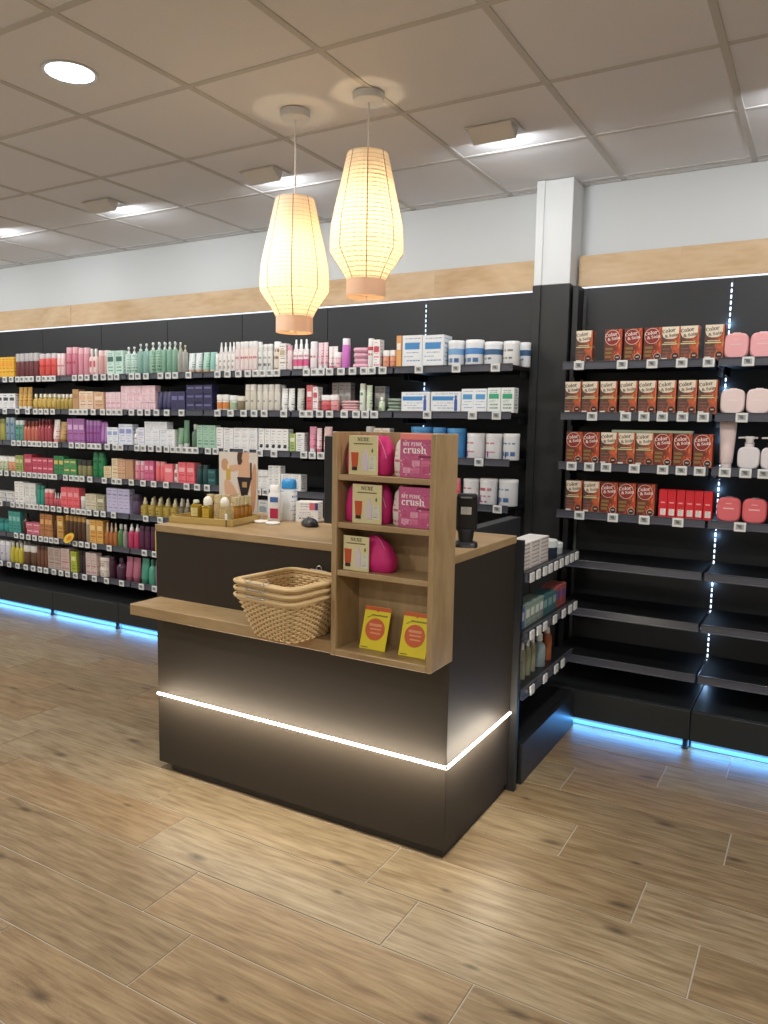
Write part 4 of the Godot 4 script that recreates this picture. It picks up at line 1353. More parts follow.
func build_cartons():
	var pw := carton_print(true)
	var pr := carton_print(false)
	var protos := {}
	var wd := 0.0805
	var ht := 0.152
	var dp := 0.055
	for e in CARTONS:
		var k: String = e[3]
		var row: int = e[0]
		var label := "orange hair colour carton with %s badge on the %s beside the pillar" % ["cream" if k == "W" else "red ringed", ROW_NAMES[row]]
		var at := Vector3((e[1] + e[2]) / 2, ROWS[row] - 0.006, Z_SHELF - 0.02 - dp / 2)
		var t: Node3D
		if protos.has(k):
			t = copy(protos[k], "hair_colour_carton", at, 0.0)
			t.set_meta("label", label)
			t.set_meta("group", label)
			t.rotation.y = rng.randf_range(-0.04, 0.04)
			continue
		t = thing("hair_colour_carton", label, "carton", at, 0.0, label)
		protos[k] = t
		part("carton_body", boxm(Vector3(0, ht / 2, 0), Vector3(wd, ht, dp), 0.001), pw if k == "W" else pr, t)
		var z := dp / 2 + 0.0003
		if k == "W":
			part("badge", loft([[ht * 0.635, 0.01, 0.0006, 3.0], [ht * 0.65, 0.02, 0.0006, 3.0], [ht * 0.68, 0.0275, 0.0006, 3.0], [ht * 0.73, 0.0325, 0.0006, 3.5], [ht * 0.8, 0.0355, 0.0006, 4.0], [ht * 0.995, 0.0365, 0.0006, 6.0]], 18), mat("efe2cc", 0.5), t, Vector3(-0.003, 0, z))
		else:
			part("badge_ring", flat_disc(-0.005, ht * 0.745, z, 0.034, 0.036), mat("e8c9b8", 0.5), t)
			part("badge", flat_disc(-0.005, ht * 0.745, z + 0.0005, 0.0315, 0.0335), mat("8f2f28", 0.5), t)
		var ink := mat("4a3a34", 0.6) if k == "W" else mat("f4e9e0", 0.6)
		var l1 := part("lettering", text_mesh("Color", 0.0155, true), ink, t, Vector3(-0.010, ht * 0.83 if k == "R" else ht * 0.875, z + 0.0013))
		l1.rotation.z = 0.14
		var l2 := part("lettering", text_mesh("& Soin", 0.0135, true), ink, t, Vector3(0.002, ht * 0.71 if k == "R" else ht * 0.735, z + 0.0013))
		l2.rotation.z = 0.14
		part("shade_disc_ring", flat_disc(0.022, ht * 0.13, z, 0.0165, 0.0165), mat("d9b8a4" if k == "R" else "b5573f", 0.5), t)
		part("shade_disc", flat_disc(0.022, ht * 0.13, z + 0.0005, 0.014, 0.014), mat("3a2420", 0.5), t)
		part("shade_number", boxm(Vector3(0.022, ht * 0.135, z + 0.0014), Vector3(0.014, 0.006, 0.0004)), mat("c9b2a8", 0.5), t)
	# flat pale box lying across the tops of the third-shelf cartons
	var fl: Node3D = thing("flat_carton", "pale green flat carton lying across the third shelf cartons", "carton", Vector3(-0.715, 1.275 - 0.006 + ht + 0.0005, Z_SHELF - 0.06))
	part("carton_body", boxm(Vector3(0, 0.006, 0), Vector3(0.36, 0.012, 0.06), 0.001), mat("b4bfa4", 0.5), fl)
	# narrow red cartons on the fourth shelf
	var proto: Node3D = null
	for k in 6:
		var at := Vector3(-0.642 + k * 0.0388, ROWS[3] - 0.006, Z_SHELF - 0.045)
		if proto == null:
			proto = thing("slim_carton", "slim bright red carton with white foot panel on the fourth shelf", "carton", at, 0.0, "slim red cartons on the fourth shelf")
			part("carton_body", boxm(Vector3(0, 0.066, 0), Vector3(0.0365, 0.132, 0.05), 0.001), mat("d3222e", 0.4), proto)
			part("foot_panel", boxm(Vector3(0.002, 0.028, 0.0253), Vector3(0.024, 0.03, 0.0006)), mat("eee2dc", 0.5, prints[10]), proto)
			part("printed_line", boxm(Vector3(0, 0.072, 0.0253), Vector3(0.02, 0.006, 0.0006)), mat("f0a8a4", 0.5), proto)
		else:
			copy(proto, "slim_carton", at, rng.randf_range(-0.03, 0.03))
	# rounded square bottles beyond the light strip
	for e in [[0, "f4b0b2", "salmon pink", "f6c9c8"], [1, "f2dcd8", "pale blush", "f6e6e2"], [3, "e36c72", "coral red", "f6c4c4"]]:
		var row: int = e[0]
		var p0: Node3D = null
		var label := "%s rounded square bottle on the %s beyond the light strip" % [e[2], ROW_NAMES[row]]
		for k in 5:
			var at := Vector3(-0.376 + (0.014 if row == 3 else 0.0) + k * 0.1045, ROWS[row] - 0.006, Z_SHELF - 0.045)
			if p0 != null:
				copy(p0, "soap_bottle", at, 0.0)
				continue
			p0 = thing("soap_bottle", label, "bottle", at, 0.0, label)
			var st := begin()
			loft_to(st, [[-0.024, 0.044, 0.049, 3.6], [-0.018, 0.049, 0.055, 4.0], [0.018, 0.049, 0.055, 4.0], [0.024, 0.044, 0.049, 3.6]], 32, true, true, 0.4, Transform3D(Basis(Vector3.RIGHT, PI / 2), Vector3(0, 0.056, 0)))
			part("bottle_body", fin(st), mat(e[1], 0.35), p0)
			part("lettering_line", boxm(Vector3(0, 0.062, 0.0245), Vector3(0.044, 0.0055, 0.0006)), mat(e[3], 0.4), p0)
			part("small_print", boxm(Vector3(0, 0.084, 0.0245), Vector3(0.024, 0.003, 0.0006)), mat(e[3], 0.4), p0)
			part("cap", boxm(Vector3(0, 0.1115, 0), Vector3(0.03, 0.006, 0.026), 0.001), mat("8a8482" if row == 3 else "e6d4d0", 0.4), p0)
	var tb: Node3D = thing("squeeze_tube", "tall pale pink squeeze tube on the third shelf beyond the light strip", "tube", Vector3(-0.388, ROWS[2] - 0.006, Z_SHELF - 0.055))
	part("cap", loft([[0.0, 0.022, 0.022], [0.024, 0.023, 0.023]], 20), mat("f2e8e6", 0.35), tb)
	part("tube_body", loft([[0.024, 0.025, 0.025], [0.03, 0.027, 0.027], [0.12, 0.032, 0.019], [0.205, 0.036, 0.004], [0.217, 0.036, 0.002]], 24), mat("ead6d4", 0.38), tb)
	var pp: Node3D = null
	for k in 4:
		var at := Vector3(-0.297 + k * 0.093, ROWS[2] - 0.006, Z_SHELF - 0.05)
		if pp != null:
			copy(pp, "pump_bottle", at, 0.0)
			continue
		pp = thing("pump_bottle", "white rounded square pump bottle on the third shelf beyond the light strip", "bottle", at, 0.0, "white square pump bottles beyond the light strip")
		var st := begin()
		loft_to(st, [[-0.022, 0.04, 0.044, 3.6], [-0.016, 0.0445, 0.049, 4.0], [0.016, 0.0445, 0.049, 4.0], [0.022, 0.04, 0.044, 3.6]], 28, true, true, 0.4, Transform3D(Basis(Vector3.RIGHT, PI / 2), Vector3(0, 0.05, 0)))
		part("bottle_body", fin(st), mat("e6e0e2", 0.35), pp)
		var st2 := begin()
		lathe_to(st2, [Vector2(0.019, 0.098), Vector2(0.019, 0.118), Vector2(0.016, 0.12), Vector2(0.016, 0.132)], 18)
		loft_to(st2, [[0.132, 0.018, 0.015, 3.0], [0.142, 0.02, 0.015, 3.0], [0.146, 0.016, 0.012, 3.0]], 16)
		tube_to(st2, [Vector3(-0.046, 0.139, 0.004), Vector3(0, 0.141, 0), Vector3(0.032, 0.139, 0.004)], 0.0045, 6)
		part("pump_head", fin(st2), mat("ebe6e6", 0.35), pp)
		part("collar_ring", lathe([Vector2(0.0195, 0.114), Vector2(0.0205, 0.115), Vector2(0.0205, 0.118), Vector2(0.0195, 0.119)], 18), mat("b9b4b4", 0.3), pp)

# ---------------------------------------------------------------- stock on the low rack (fronts face +x)
func build_side_products():
	var x := -1.012
	var y := 0.862
	# flat white boxes lying in three piles on its top shelf
	var proto: Node3D = null
	for pile in 3:
		for k in 7:
			var at := Vector3(x - 0.045, y + 0.001 + k * 0.0162, -2.9 - pile * 0.117)
			if proto == null:
				proto = thing("flat_box", "flat white carton with grey lines piled on the low rack's top shelf", "carton", at, PI / 2, "flat white cartons piled on the low rack")
				part("carton_body", boxm(Vector3(0, 0.0078, 0), Vector3(0.108, 0.0156, 0.09), 0.001), mat("e6e4e0", 0.5), proto)
				part("printed_line", boxm(Vector3(0.0, 0.0085, 0.0453), Vector3(0.08, 0.005, 0.0006)), mat("b4aaa2", 0.5), proto)
				part("orange_mark", boxm(Vector3(0.04, 0.0085, 0.0453), Vector3(0.012, 0.009, 0.0006)), mat("d9a48a", 0.5), proto)
			else:
				copy(proto, "flat_box", at, PI / 2 + rng.randf_range(-0.02, 0.02))
	var nj := 0
	for e in [[-3.3, 0.08, 0.06, "larger"], [-3.405, 0.055, 0.05, "smaller"]]:
		var j: Node3D = thing("cosmetic_jar", "%s white lidded navy jar on the low rack's top shelf" % e[3], "jar", Vector3(x - 0.04, y, e[0]), PI / 2)
		var r: float = e[2] * 0.72
		part("jar_body", lathe([Vector2(0, 0), Vector2(r * 0.95, 0), Vector2(r, 0.004), Vector2(r, e[1] * 0.6)], 20), mat("2c3a48" if nj == 0 else "b8c2c4", 0.3), j)
		part("lid", lathe([Vector2(r * 1.03, e[1] * 0.6), Vector2(r * 1.03, e[1] * 0.96), Vector2(r * 0.96, e[1]), Vector2(0, e[1])], 20), mat("dfe6e6", 0.35), j)
		nj += 1
	# middle shelf
	y = 0.622
	var k2 := 0
	for e in [[-2.89, 0.055, 0.092, "5a70a8", "b9c4dc", "blue", 1], [-2.955, 0.056, 0.095, "93a89c", "e2e8de", "pale green", 4], [-3.18, 0.062, 0.09, "4f777a", "8fb0ae", "teal", 3], [-3.37, 0.072, 0.1, "b85e5a", "6a5a9a", "red and violet", 2]]:
		for q in e[6]:
			var label := "%s carton on the low rack's middle shelf" % e[5]
			var t: Node3D = thing("carton", label, "carton", Vector3(x - 0.035, y, e[0] - q * (e[1] + 0.0015)), PI / 2, label if e[6] > 1 else "")
			part("carton_body", boxm(Vector3(0, e[2] / 2, 0), Vector3(e[1], e[2], 0.07), 0.001), mat(e[3], 0.45, prints[(k2 * 2) % 12]), t)
			part("printed_panel", boxm(Vector3(0, e[2] * 0.6, 0.0353), Vector3(e[1] * 0.7, e[2] * 0.36, 0.0006)), mat(e[4], 0.45), t)
		k2 += 1
	# lower shelf: bottles
	y = 0.386
	for e in [[-2.91, 0.046, 0.15, "jar", "b9c2b8", "eef0ee", "clear jar with white band", 2], [-2.985, 0.034, 0.185, "spray", "96967a", "eceeea", "olive spray bottle with white top", 3], [-3.205, 0.062, 0.15, "bottle", "93a4a6", "e6eae8", "grey blue bottle with white cap", 1], [-3.315, 0.048, 0.178, "spray", "a8603c", "ecdcd4", "amber and red spray bottle with white top", 1]]:
		for q in e[7]:
			var label := "%s on the low rack's lower shelf" % e[6]
			var t: Node3D = thing(KIND_NAMES[e[3]], label, KIND_WORDS[e[3]], Vector3(x - 0.03 - (0.05 * q if e[3] == "jar" else 0.0), y, e[0] - (0.0 if e[3] == "jar" else q * 0.065)), PI / 2, label if e[7] > 1 else "")
			make_product(e[3], e[1], e[2], e[1], e[4], e[5], -1, "", "", t)

func soft(hex: String) -> String:
	if hex == "":
		return hex
	var k := Color(hex)
	k.s *= 0.86
	return k.to_html(false)

# ---------------------------------------------------------------- what stands on the long run: row, from x, to x, count, kind, height, colours, ink, look, tiers, rows deep, label colour, note
const STOCK := [
	[0, -5.715, -5.423, 6, "box", 0.158, "f2b425", "e88f1a", 8, "golden yellow carton", 1, 1, "", ""],
	[0, -5.417, -5.143, 5, "jar", 0.18, "6e2f33", "b9b4b4", -1, "maroon jar with grey lid", 1, 1, "", ""],
	[0, -5.139, -4.938, 3, "tubet", 0.172, "d8433c", "c9bfc0", 2, "red bottle with grey cap", 1, 1, "", ""],
	[0, -4.932, -4.846, 2, "tubet", 0.167, "ecc7c4", "f3dcda", 2, "pale pink slim bottle with matching cap", 1, 1, "", ""],
	[0, -4.837, -4.708, 2, "tubet", 0.208, "cf6f86", "e2a3ae", 2, "rose pink tall bottle with light cap", 1, 1, "", ""],
	[0, -4.705, -4.589, 2, "tubet", 0.2, "d98a9b", "e9b0b9", -1, "dusty pink tall bottle with light cap", 1, 1, "", ""],
	[0, -4.586, -4.494, 2, "bottle", 0.189, "f1d5d0", "fbf6f2", 2, "blush bottle with narrow white neck", 1, 1, "", ""],
	[0, -4.488, -4.38, 2, "tubet", 0.174, "d9a29f", "f0cfcc", -1, "beige pink bottle with light cap", 1, 1, "", ""],
	[0, -4.388, -4.227, 2, "box", 0.167, "c9e6da", "3e6f63", 6, "mint carton with a dark green stripe", 1, 1, "", ""],
	[0, -4.22, -4.109, 2, "pump", 0.19, "cfe8de", "f4faf7", 6, "light mint pump bottle", 1, 1, "", ""],
	[0, -4.106, -3.993, 2, "pump", 0.207, "86b3a6", "dfeee8", -1, "teal grey pump bottle", 1, 1, "", ""],
	[0, -3.988, -3.875, 2, "pump", 0.212, "9cc3a9", "eaf4ee", 6, "sage green pump bottle", 1, 2, "", ""],
	[0, -3.872, -3.733, 3, "pump", 0.21, "7fae94", "e6f1ea", -1, "deep green glass pump bottle", 1, 2, "", ""],
	[0, -3.728, -3.64, 2, "pump", 0.183, "a9a9a0", "e2d3ae", -1, "grey pump bottle with cream pump", 1, 1, "", ""],
	[0, -3.635, -3.518, 2, "tube", 0.129, "dfe9ea", "e3b98e", 6, "white tube standing on a cork coloured cap", 1, 1, "", ""],
	[0, -3.51, -3.394, 2, "tube", 0.131, "a9d6c6", "e3b98e", 6, "mint tube standing on a cork coloured cap", 1, 1, "", ""],
	[0, -3.444, -3.402, 1, "tube", 0.127, "8fcdbb", "e6e2d8", -1, "single aqua tube at the end of the mint tubes", 1, 1, "", ""],
	[0, -3.397, -3.365, 1, "tubet", 0.119, "f0efec", "ffffff", 0, "short white bottle next to the aqua tube", 1, 1, "", ""],
	[0, -3.362, -3.229, 4, "spray", 0.186, "f3efeb", "ffffff", 8, "white spray bottle with brown print", 1, 1, "", ""],
	[0, -3.227, -3.056, 5, "tubet", 0.184, "f3e4df", "fbfaf8", 2, "white bottle printed pink with flat cap", 1, 2, "", ""],
	[0, -3.051, -2.941, 3, "tubet", 0.163, "e9e9e6", "f7f7f5", 10, "white bottle with heavy black print", 1, 1, "", ""],
	[0, -2.936, -2.884, 1, "tubet", 0.175, "e9dfcf", "fbfaf8", 8, "tall cream bottle with white cap", 1, 1, "", ""],
	[0, -2.881, -2.83, 1, "box", 0.161, "f4f1ea", "c9b391", 8, "slim white carton with a tan stripe", 1, 1, "", ""],
	[0, -2.828, -2.793, 1, "tubet", 0.15, "f2d9dc", "e79aae", -1, "pale bottle with pink cap", 1, 1, "", ""],
	[0, -2.789, -2.673, 3, "spray", 0.182, "f2f0ee", "ffffff", 3, "white spray bottle with hot pink label", 1, 1, "e0558a", ""],
	[0, -2.666, -2.613, 1, "tubet", 0.164, "f6eef0", "f6eef0", 2, "white and pink cylinder bottle", 1, 1, "", ""],
	[0, -2.608, -2.536, 2, "tube", 0.157, "f0cdd6", "f6f2f2", 2, "pale pink tube on a white cap", 1, 1, "", ""],
	[0, -2.531, -2.468, 2, "tube", 0.132, "f3e8ea", "e58aa4", 2, "white tube on a rosy cap", 1, 1, "", ""],
	[0, -2.506, -2.445, 1, "jar", 0.098, "eec2cc", "fbf7f6", 2, "little pink jar with tall white lid", 1, 1, "", ""],
	[0, -2.442, -2.39, 1, "tubet", 0.173, "d66fd0", "f4eef4", -1, "tall bottle magenta below and white above", 1, 1, "", ""],
	[0, -2.385, -2.269, 1, "cloth", 0.125, "e3a7bd", "", -1, "pile of pink folded towels", 1, 1, "", ""],
	[0, -2.266, -2.227, 1, "tubet", 0.166, "f2f0ee", "f6f5f4", 2, "tall white bottle with crimson ring", 1, 1, "c23048", ""],
	[0, -2.225, -2.181, 1, "box", 0.157, "f4f2ef", "c8394b", 2, "tall white carton with red block", 1, 1, "", ""],
	[0, -2.17, -2.083, 2, "jar", 0.097, "e39a76", "f4f1ee", 2, "small orange jar with white lid", 1, 1, "", ""],
	[0, -2.076, -2.045, 1, "box", 0.172, "e7a45c", "f4efe8", -1, "narrow orange carton", 1, 1, "", ""],
	[0, -2.042, -1.921, 1, "box", 0.171, "eef2f4", "2f86cf", 4, "big white carton with blue panel by the orange one", 1, 1, "", ""],
	[0, -1.918, -1.79, 1, "box", 0.167, "eef2f4", "2f86cf", 4, "big white carton with blue panel beside the tins", 1, 1, "", ""],
	[0, -1.783, -1.69, 1, "tin", 0.135, "eef1f3", "f6f7f8", 4, "white tin with pale blue band", 1, 1, "6ea6dc", ""],
	[0, -1.687, -1.581, 1, "tin", 0.135, "eef1f3", "f6f7f8", 4, "white round tin with mid blue band", 1, 1, "3f83d0", ""],
	[0, -1.578, -1.477, 1, "tin", 0.121, "eef1f3", "f6f7f8", 0, "white tin with navy band", 1, 1, "2d5a86", ""],
	[0, -1.473, -1.383, 1, "tin", 0.12, "f1f2f2", "f8f8f8", 0, "plain white tin with fine print", 1, 1, "", ""],
	[0, -1.43, -1.369, 1, "tin", 0.126, "eef1f3", "f6f7f8", 0, "navy banded white tin set back at the end", 1, 1, "2d5a86", "back"],
	[1, -5.733, -5.423, 4, "box", 0.122, "e9eaec", "4a4d52", 10, "white carton with black stripe", 1, 1, "", ""],
	[1, -5.405, -5.247, 3, "tube", 0.17, "d8a54a", "f0ead8", 8, "golden tube on a cream cap", 1, 1, "", ""],
	[1, -5.222, -4.956, 5, "bottle", 0.119, "c9a64a", "f4ecd4", 8, "amber oil bottle with cream cap", 1, 2, "", ""],
	[1, -4.953, -4.766, 4, "bottle", 0.115, "b3963c", "efe8d6", -1, "olive gold oil bottle with pale cap", 1, 2, "", ""],
	[1, -4.757, -4.69, 1, "box", 0.148, "bb8c5a", "a87848", -1, "tan carton", 1, 1, "", ""],
	[1, -4.687, -4.538, 2, "box", 0.132, "efd2b4", "e2ae86", 8, "cream carton with peach stripe", 1, 1, "", ""],
	[1, -4.534, -4.431, 1, "box", 0.126, "e0b189", "efd2b4", 8, "peach carton with cream stripe", 1, 1, "", ""],
	[1, -4.408, -4.26, 3, "box", 0.125, "edcdd4", "", 2, "short pale pink carton", 1, 1, "", ""],
	[1, -4.253, -3.923, 5, "box", 0.055, "efd0d7", "", 3, "pale pink carton piled three high", 3, 1, "", ""],
	[1, -3.917, -3.784, 3, "tube", 0.126, "3a3868", "2a2850", -1, "indigo tube", 1, 1, "", ""],
	[1, -3.781, -3.65, 2, "box", 0.125, "35325e", "6a68a0", 5, "indigo carton", 1, 1, "", ""],
	[1, -3.643, -3.417, 3, "box", 0.055, "322e58", "6c66a0", 5, "deep violet carton piled three high", 3, 1, "", ""],
	[1, -3.391, -3.292, 2, "jar", 0.103, "f2efe8", "f7f4ee", 8, "white jar with orange label", 1, 1, "dd8136", ""],
	[1, -3.288, -3.228, 1, "jar", 0.098, "e6ebe0", "f5f5f0", 6, "white jar with pale green label", 1, 1, "a9c49a", ""],
	[1, -3.226, -3.163, 1, "jar", 0.093, "8a7a5c", "e9e4d8", -1, "olive brown jar with cream lid", 1, 1, "", ""],
	[1, -3.16, -3.066, 2, "tubet", 0.164, "ded8c6", "f3f1ec", 0, "tall beige bottle with white cap", 1, 1, "", ""],
	[1, -3.063, -2.885, 4, "tubet", 0.162, "e3ddd0", "f6f4f0", 0, "tall cream bottle with grey print", 1, 2, "", ""],
	[1, -2.878, -2.78, 2, "tube", 0.137, "f2f2ee", "f7f7f5", 0, "white tube with grey print", 1, 1, "", ""],
	[1, -2.762, -2.709, 1, "tube", 0.136, "d8d8d0", "efefec", 6, "light grey tube standing alone", 1, 1, "", ""],
	[1, -2.68, -2.639, 1, "box", 0.154, "d9626a", "f4eeee", 2, "narrow red and white carton", 1, 1, "", ""],
	[1, -2.637, -2.599, 1, "box", 0.144, "f6f0ef", "d14a58", 2, "narrow white carton with red block", 1, 1, "", ""],
	[1, -2.59, -2.515, 1, "jar", 0.096, "d9575c", "f5f2f0", 2, "red jar with round white lid", 1, 1, "", ""],
	[1, -2.523, -2.463, 1, "jar", 0.097, "e89a98", "f6efee", 2, "coral pink jar with white lid", 1, 1, "", ""],
	[1, -2.592, -2.458, 3, "box", 0.175, "cfcac6", "e9e6e3", 0, "grey tall carton at the back", 1, 1, "", "back"],
	[1, -2.459, -2.325, 1, "cloth", 0.067, "e3b1b5", "", -1, "pile of rosy folded cloths", 1, 1, "", ""],
	[1, -2.32, -2.279, 1, "tubet", 0.159, "e6ece0", "d8e0cf", 6, "tall pale green and white bottle", 1, 1, "", ""],
	[1, -2.275, -2.235, 1, "tube", 0.149, "d5e3c4", "f2f5ee", 6, "leaf green and white tube", 1, 1, "", ""],
	[1, -2.294, -2.223, 2, "box", 0.151, "c6c6c2", "dededa", 0, "grey carton behind the green bottle", 1, 1, "", "back"],
	[1, -2.193, -2.154, 1, "bottle", 0.083, "dbe8c8", "f2f4ea", 6, "small pale green bottle", 1, 1, "", ""],
	[1, -2.15, -2.048, 1, "cloth", 0.079, "8fa08c", "", -1, "pile of sage green folded cloths", 1, 1, "", ""],
	[1, -2.042, -1.868, 1, "boxw", 0.109, "eef2f4", "2f86cf", 4, "wide blue panelled white carton by the sage cloths", 1, 1, "", ""],
	[1, -1.863, -1.686, 1, "boxw", 0.109, "eef2f4", "2f86cf", 4, "wide blue panelled white carton by the narrow ones", 1, 1, "", ""],
	[1, -1.682, -1.537, 2, "box", 0.123, "eef2f4", "3b93d6", 4, "narrow white carton with blue panel", 1, 1, "", ""],
	[1, -1.534, -1.387, 2, "box", 0.127, "eef2f1", "2fae7c", 6, "narrow white carton with green panel", 1, 1, "", ""],
	[2, -5.746, -5.574, 3, "tubet", 0.169, "a9a64e", "8a8a44", -1, "olive bottle with dark cap", 1, 1, "", ""],
	[2, -5.566, -5.457, 2, "tubet", 0.18, "7f9fb4", "9fb6c4", 4, "blue grey bottle", 1, 1, "", ""],
	[2, -5.45, -5.345, 2, "tubet", 0.16, "5f9f8f", "dfeae4", 6, "teal bottle with white cap", 1, 1, "", ""],
	[2, -5.342, -5.175, 4, "bottle", 0.155, "c4614a", "8f3f34", -1, "terracotta bottle with dark red neck", 1, 2, "", ""],
	[2, -5.171, -5.019, 4, "bottle", 0.169, "ab3b45", "7e2630", -1, "crimson bottle with dark neck", 1, 2, "", ""],
	[2, -5.012, -4.937, 1, "tube", 0.17, "f1e3df", "e98f86", 2, "white tube shading to a coral cap", 1, 1, "", ""],
	[2, -4.934, -4.86, 1, "tube", 0.154, "c59c58", "8f6f3c", 8, "bronze tube", 1, 1, "", ""],
	[2, -4.828, -4.641, 3, "box", 0.178, "a566ac", "d9a8d8", 2, "mauve carton with light stripe", 1, 1, "", ""],
	[2, -4.633, -4.476, 4, "tubet", 0.167, "9c55a6", "b57cc0", 2, "violet bottle", 1, 1, "", ""],
	[2, -4.474, -4.406, 2, "tube", 0.148, "b27abb", "8f4f9c", -1, "lilac tube on a purple cap", 1, 1, "", ""],
	[2, -4.483, -4.412, 2, "tube", 0.159, "8f3f96", "6f2c78", -1, "plum purple tube", 1, 1, "", ""],
	[2, -4.407, -4.292, 2, "box", 0.122, "e9edf2", "8fa6d4", 4, "white carton with pale blue stripe", 1, 1, "", ""],
	[2, -4.285, -4.146, 2, "box", 0.146, "dfe4f2", "8a90d0", 4, "white carton with periwinkle block", 1, 1, "", ""],
	[2, -4.141, -4.101, 1, "bottle", 0.115, "f0f0ee", "ffffff", 0, "tiny white bottle", 1, 1, "", ""],
	[2, -4.098, -4.034, 1, "box", 0.125, "e6e6f0", "c8c8de", 4, "short lilac white carton", 1, 1, "", ""],
	[2, -4.03, -3.817, 3, "box", 0.055, "eceef2", "", 4, "white carton with blue print piled three high", 3, 1, "", ""],
	[2, -3.815, -3.746, 1, "box", 0.058, "eff0f2", "", 0, "white carton with grey print, piled in two", 2, 1, "", ""],
	[2, -3.743, -3.687, 1, "tube", 0.127, "7fae86", "f2f4f0", -1, "leaf green tube on a white cap", 1, 1, "", ""],
	[2, -3.68, -3.633, 1, "tube", 0.179, "6a9a78", "f2f4f0", -1, "tall fern green tube on a white cap", 1, 1, "", ""],
	[2, -3.611, -3.559, 1, "bottle", 0.154, "5d7f68", "d8dad6", -1, "dark green bottle with silver cap", 1, 1, "", ""],
	[2, -3.555, -3.39, 3, "box", 0.149, "a4cdb4", "", 6, "pale green carton", 1, 1, "", ""],
	[2, -3.444, -3.404, 1, "box", 0.123, "8fcaae", "", 6, "bright mint carton at the end of the green ones", 1, 1, "", ""],
	[2, -3.385, -3.327, 1, "box", 0.137, "eeeeec", "", 0, "tall narrow white carton", 1, 1, "", ""],
	[2, -3.325, -3.245, 1, "box", 0.067, "efefee", "", 10, "white carton with black dots, piled in two", 2, 1, "", ""],
	[2, -3.242, -3.049, 3, "box", 0.068, "eeeeee", "", 0, "small white carton piled two high", 2, 1, "", ""],
	[2, -3.039, -2.809, 5, "box", 0.135, "f0f0ee", "2e3236", 0, "white carton with a black roundel", 1, 1, "", "disc"],
	[2, -2.8, -2.758, 1, "box", 0.109, "a9bf6a", "e4ecc8", 6, "lime green carton", 1, 1, "", ""],
	[2, -2.756, -2.694, 1, "box", 0.115, "f0f0ee", "", 10, "white carton with black print by the lime one", 1, 1, "", ""],
	[2, -2.669, -2.619, 1, "tube", 0.153, "e98fae", "fbf3f5", 2, "candy pink tube on a white cap", 1, 1, "", ""],
	[2, -2.612, -2.575, 1, "tube", 0.145, "f3d9de", "e0607e", 2, "white tube on a raspberry cap", 1, 1, "", ""],
	[2, -2.568, -2.519, 1, "tube", 0.145, "f2cfc9", "f4f1f0", 2, "salmon tube on a white cap", 1, 1, "", ""],
	[2, -2.563, -2.511, 1, "tube", 0.154, "f0c9cd", "f6efee", 2, "light rose tube on a white cap", 1, 1, "", ""],
	[2, -2.278, -2.222, 1, "jar", 0.16, "e6e4e0", "cfccc8", 0, "white jar with grey lid", 1, 1, "", ""],
	[2, -2.216, -2.11, 2, "box", 0.152, "efe4d6", "", 8, "cream carton behind the oak display", 1, 1, "", ""],
	[2, -2.005, -1.863, 1, "tin", 0.163, "2f86cf", "3d95dc", -1, "blue tub with blue lid next to the cream cartons", 1, 1, "", ""],
	[2, -1.86, -1.781, 1, "tin", 0.161, "2f86cf", "3d95dc", -1, "blue tub with blue lid, middle of three", 1, 1, "", ""],
	[2, -1.778, -1.669, 1, "tin", 0.158, "2f86cf", "3d95dc", -1, "blue tub with blue lid beside the white tins", 1, 1, "", ""],
	[2, -1.662, -1.555, 1, "tin", 0.134, "f0f0f2", "f8f8f8", 2, "white tin with pink lettering", 1, 1, "", ""],
	[2, -1.552, -1.458, 1, "tin", 0.134, "f0f0f2", "f8f8f8", 2, "white tin with pink lettering and a violet mark", 1, 1, "", ""],
	[2, -1.455, -1.365, 1, "tin", 0.136, "eef0f4", "f8f8f8", 4, "white tin with blue lettering", 1, 1, "", ""],
	[3, -5.745, -5.556, 4, "jar", 0.113, "c9cfae", "f2f2ea", 6, "pale green jar with white lid", 1, 2, "", ""],
	[3, -5.553, -5.451, 2, "jar", 0.112, "e0956a", "f2ece4", 8, "orange jar with white lid", 1, 1, "", ""],
	[3, -5.443, -5.347, 2, "box", 0.128, "9aa454", "c9cc8a", 6, "olive green carton", 1, 1, "", ""],
	[3, -5.339, -5.244, 1, "box", 0.14, "b8354c", "e58a98", 2, "tall crimson carton", 1, 1, "", ""],
	[3, -5.242, -5, 4, "box", 0.059, "c23a54", "e895a2", 2, "cherry red carton piled two high", 2, 1, "", ""],
	[3, -4.988, -4.875, 2, "box", 0.14, "2f8a4c", "d9b45a", 8, "green carton with gold stripe", 1, 1, "", ""],
	[3, -4.873, -4.737, 2, "box", 0.06, "4c9a56", "d9c06a", 8, "light green carton with gold block, piled in two", 2, 1, "", ""],
	[3, -4.734, -4.582, 3, "jar", 0.119, "8f8a56", "3a3a34", -1, "olive jar with black lid", 1, 1, "", ""],
	[3, -4.573, -4.448, 2, "tubet", 0.18, "1f8a4c", "1a6f3e", 6, "emerald green bottle", 1, 1, "", ""],
	[3, -4.445, -4.368, 1, "box", 0.084, "e2cc9c", "", 8, "short cream carton", 1, 1, "", ""],
	[3, -4.363, -4.305, 1, "box", 0.142, "ead7ae", "", 8, "tall cream carton", 1, 1, "", ""],
	[3, -4.304, -4.224, 2, "box", 0.139, "d9a884", "", 8, "tan carton", 1, 1, "", ""],
	[3, -4.221, -4.149, 1, "box", 0.139, "c08e66", "", -1, "brown tan carton", 1, 1, "", ""],
	[3, -4.143, -4.04, 2, "tubet", 0.134, "e58aa4", "f2c3cf", 2, "pink slim bottle", 1, 1, "", ""],
	[3, -4.034, -3.953, 2, "box", 0.138, "d65f8a", "f0a8bf", 2, "magenta pink carton", 1, 1, "", ""],
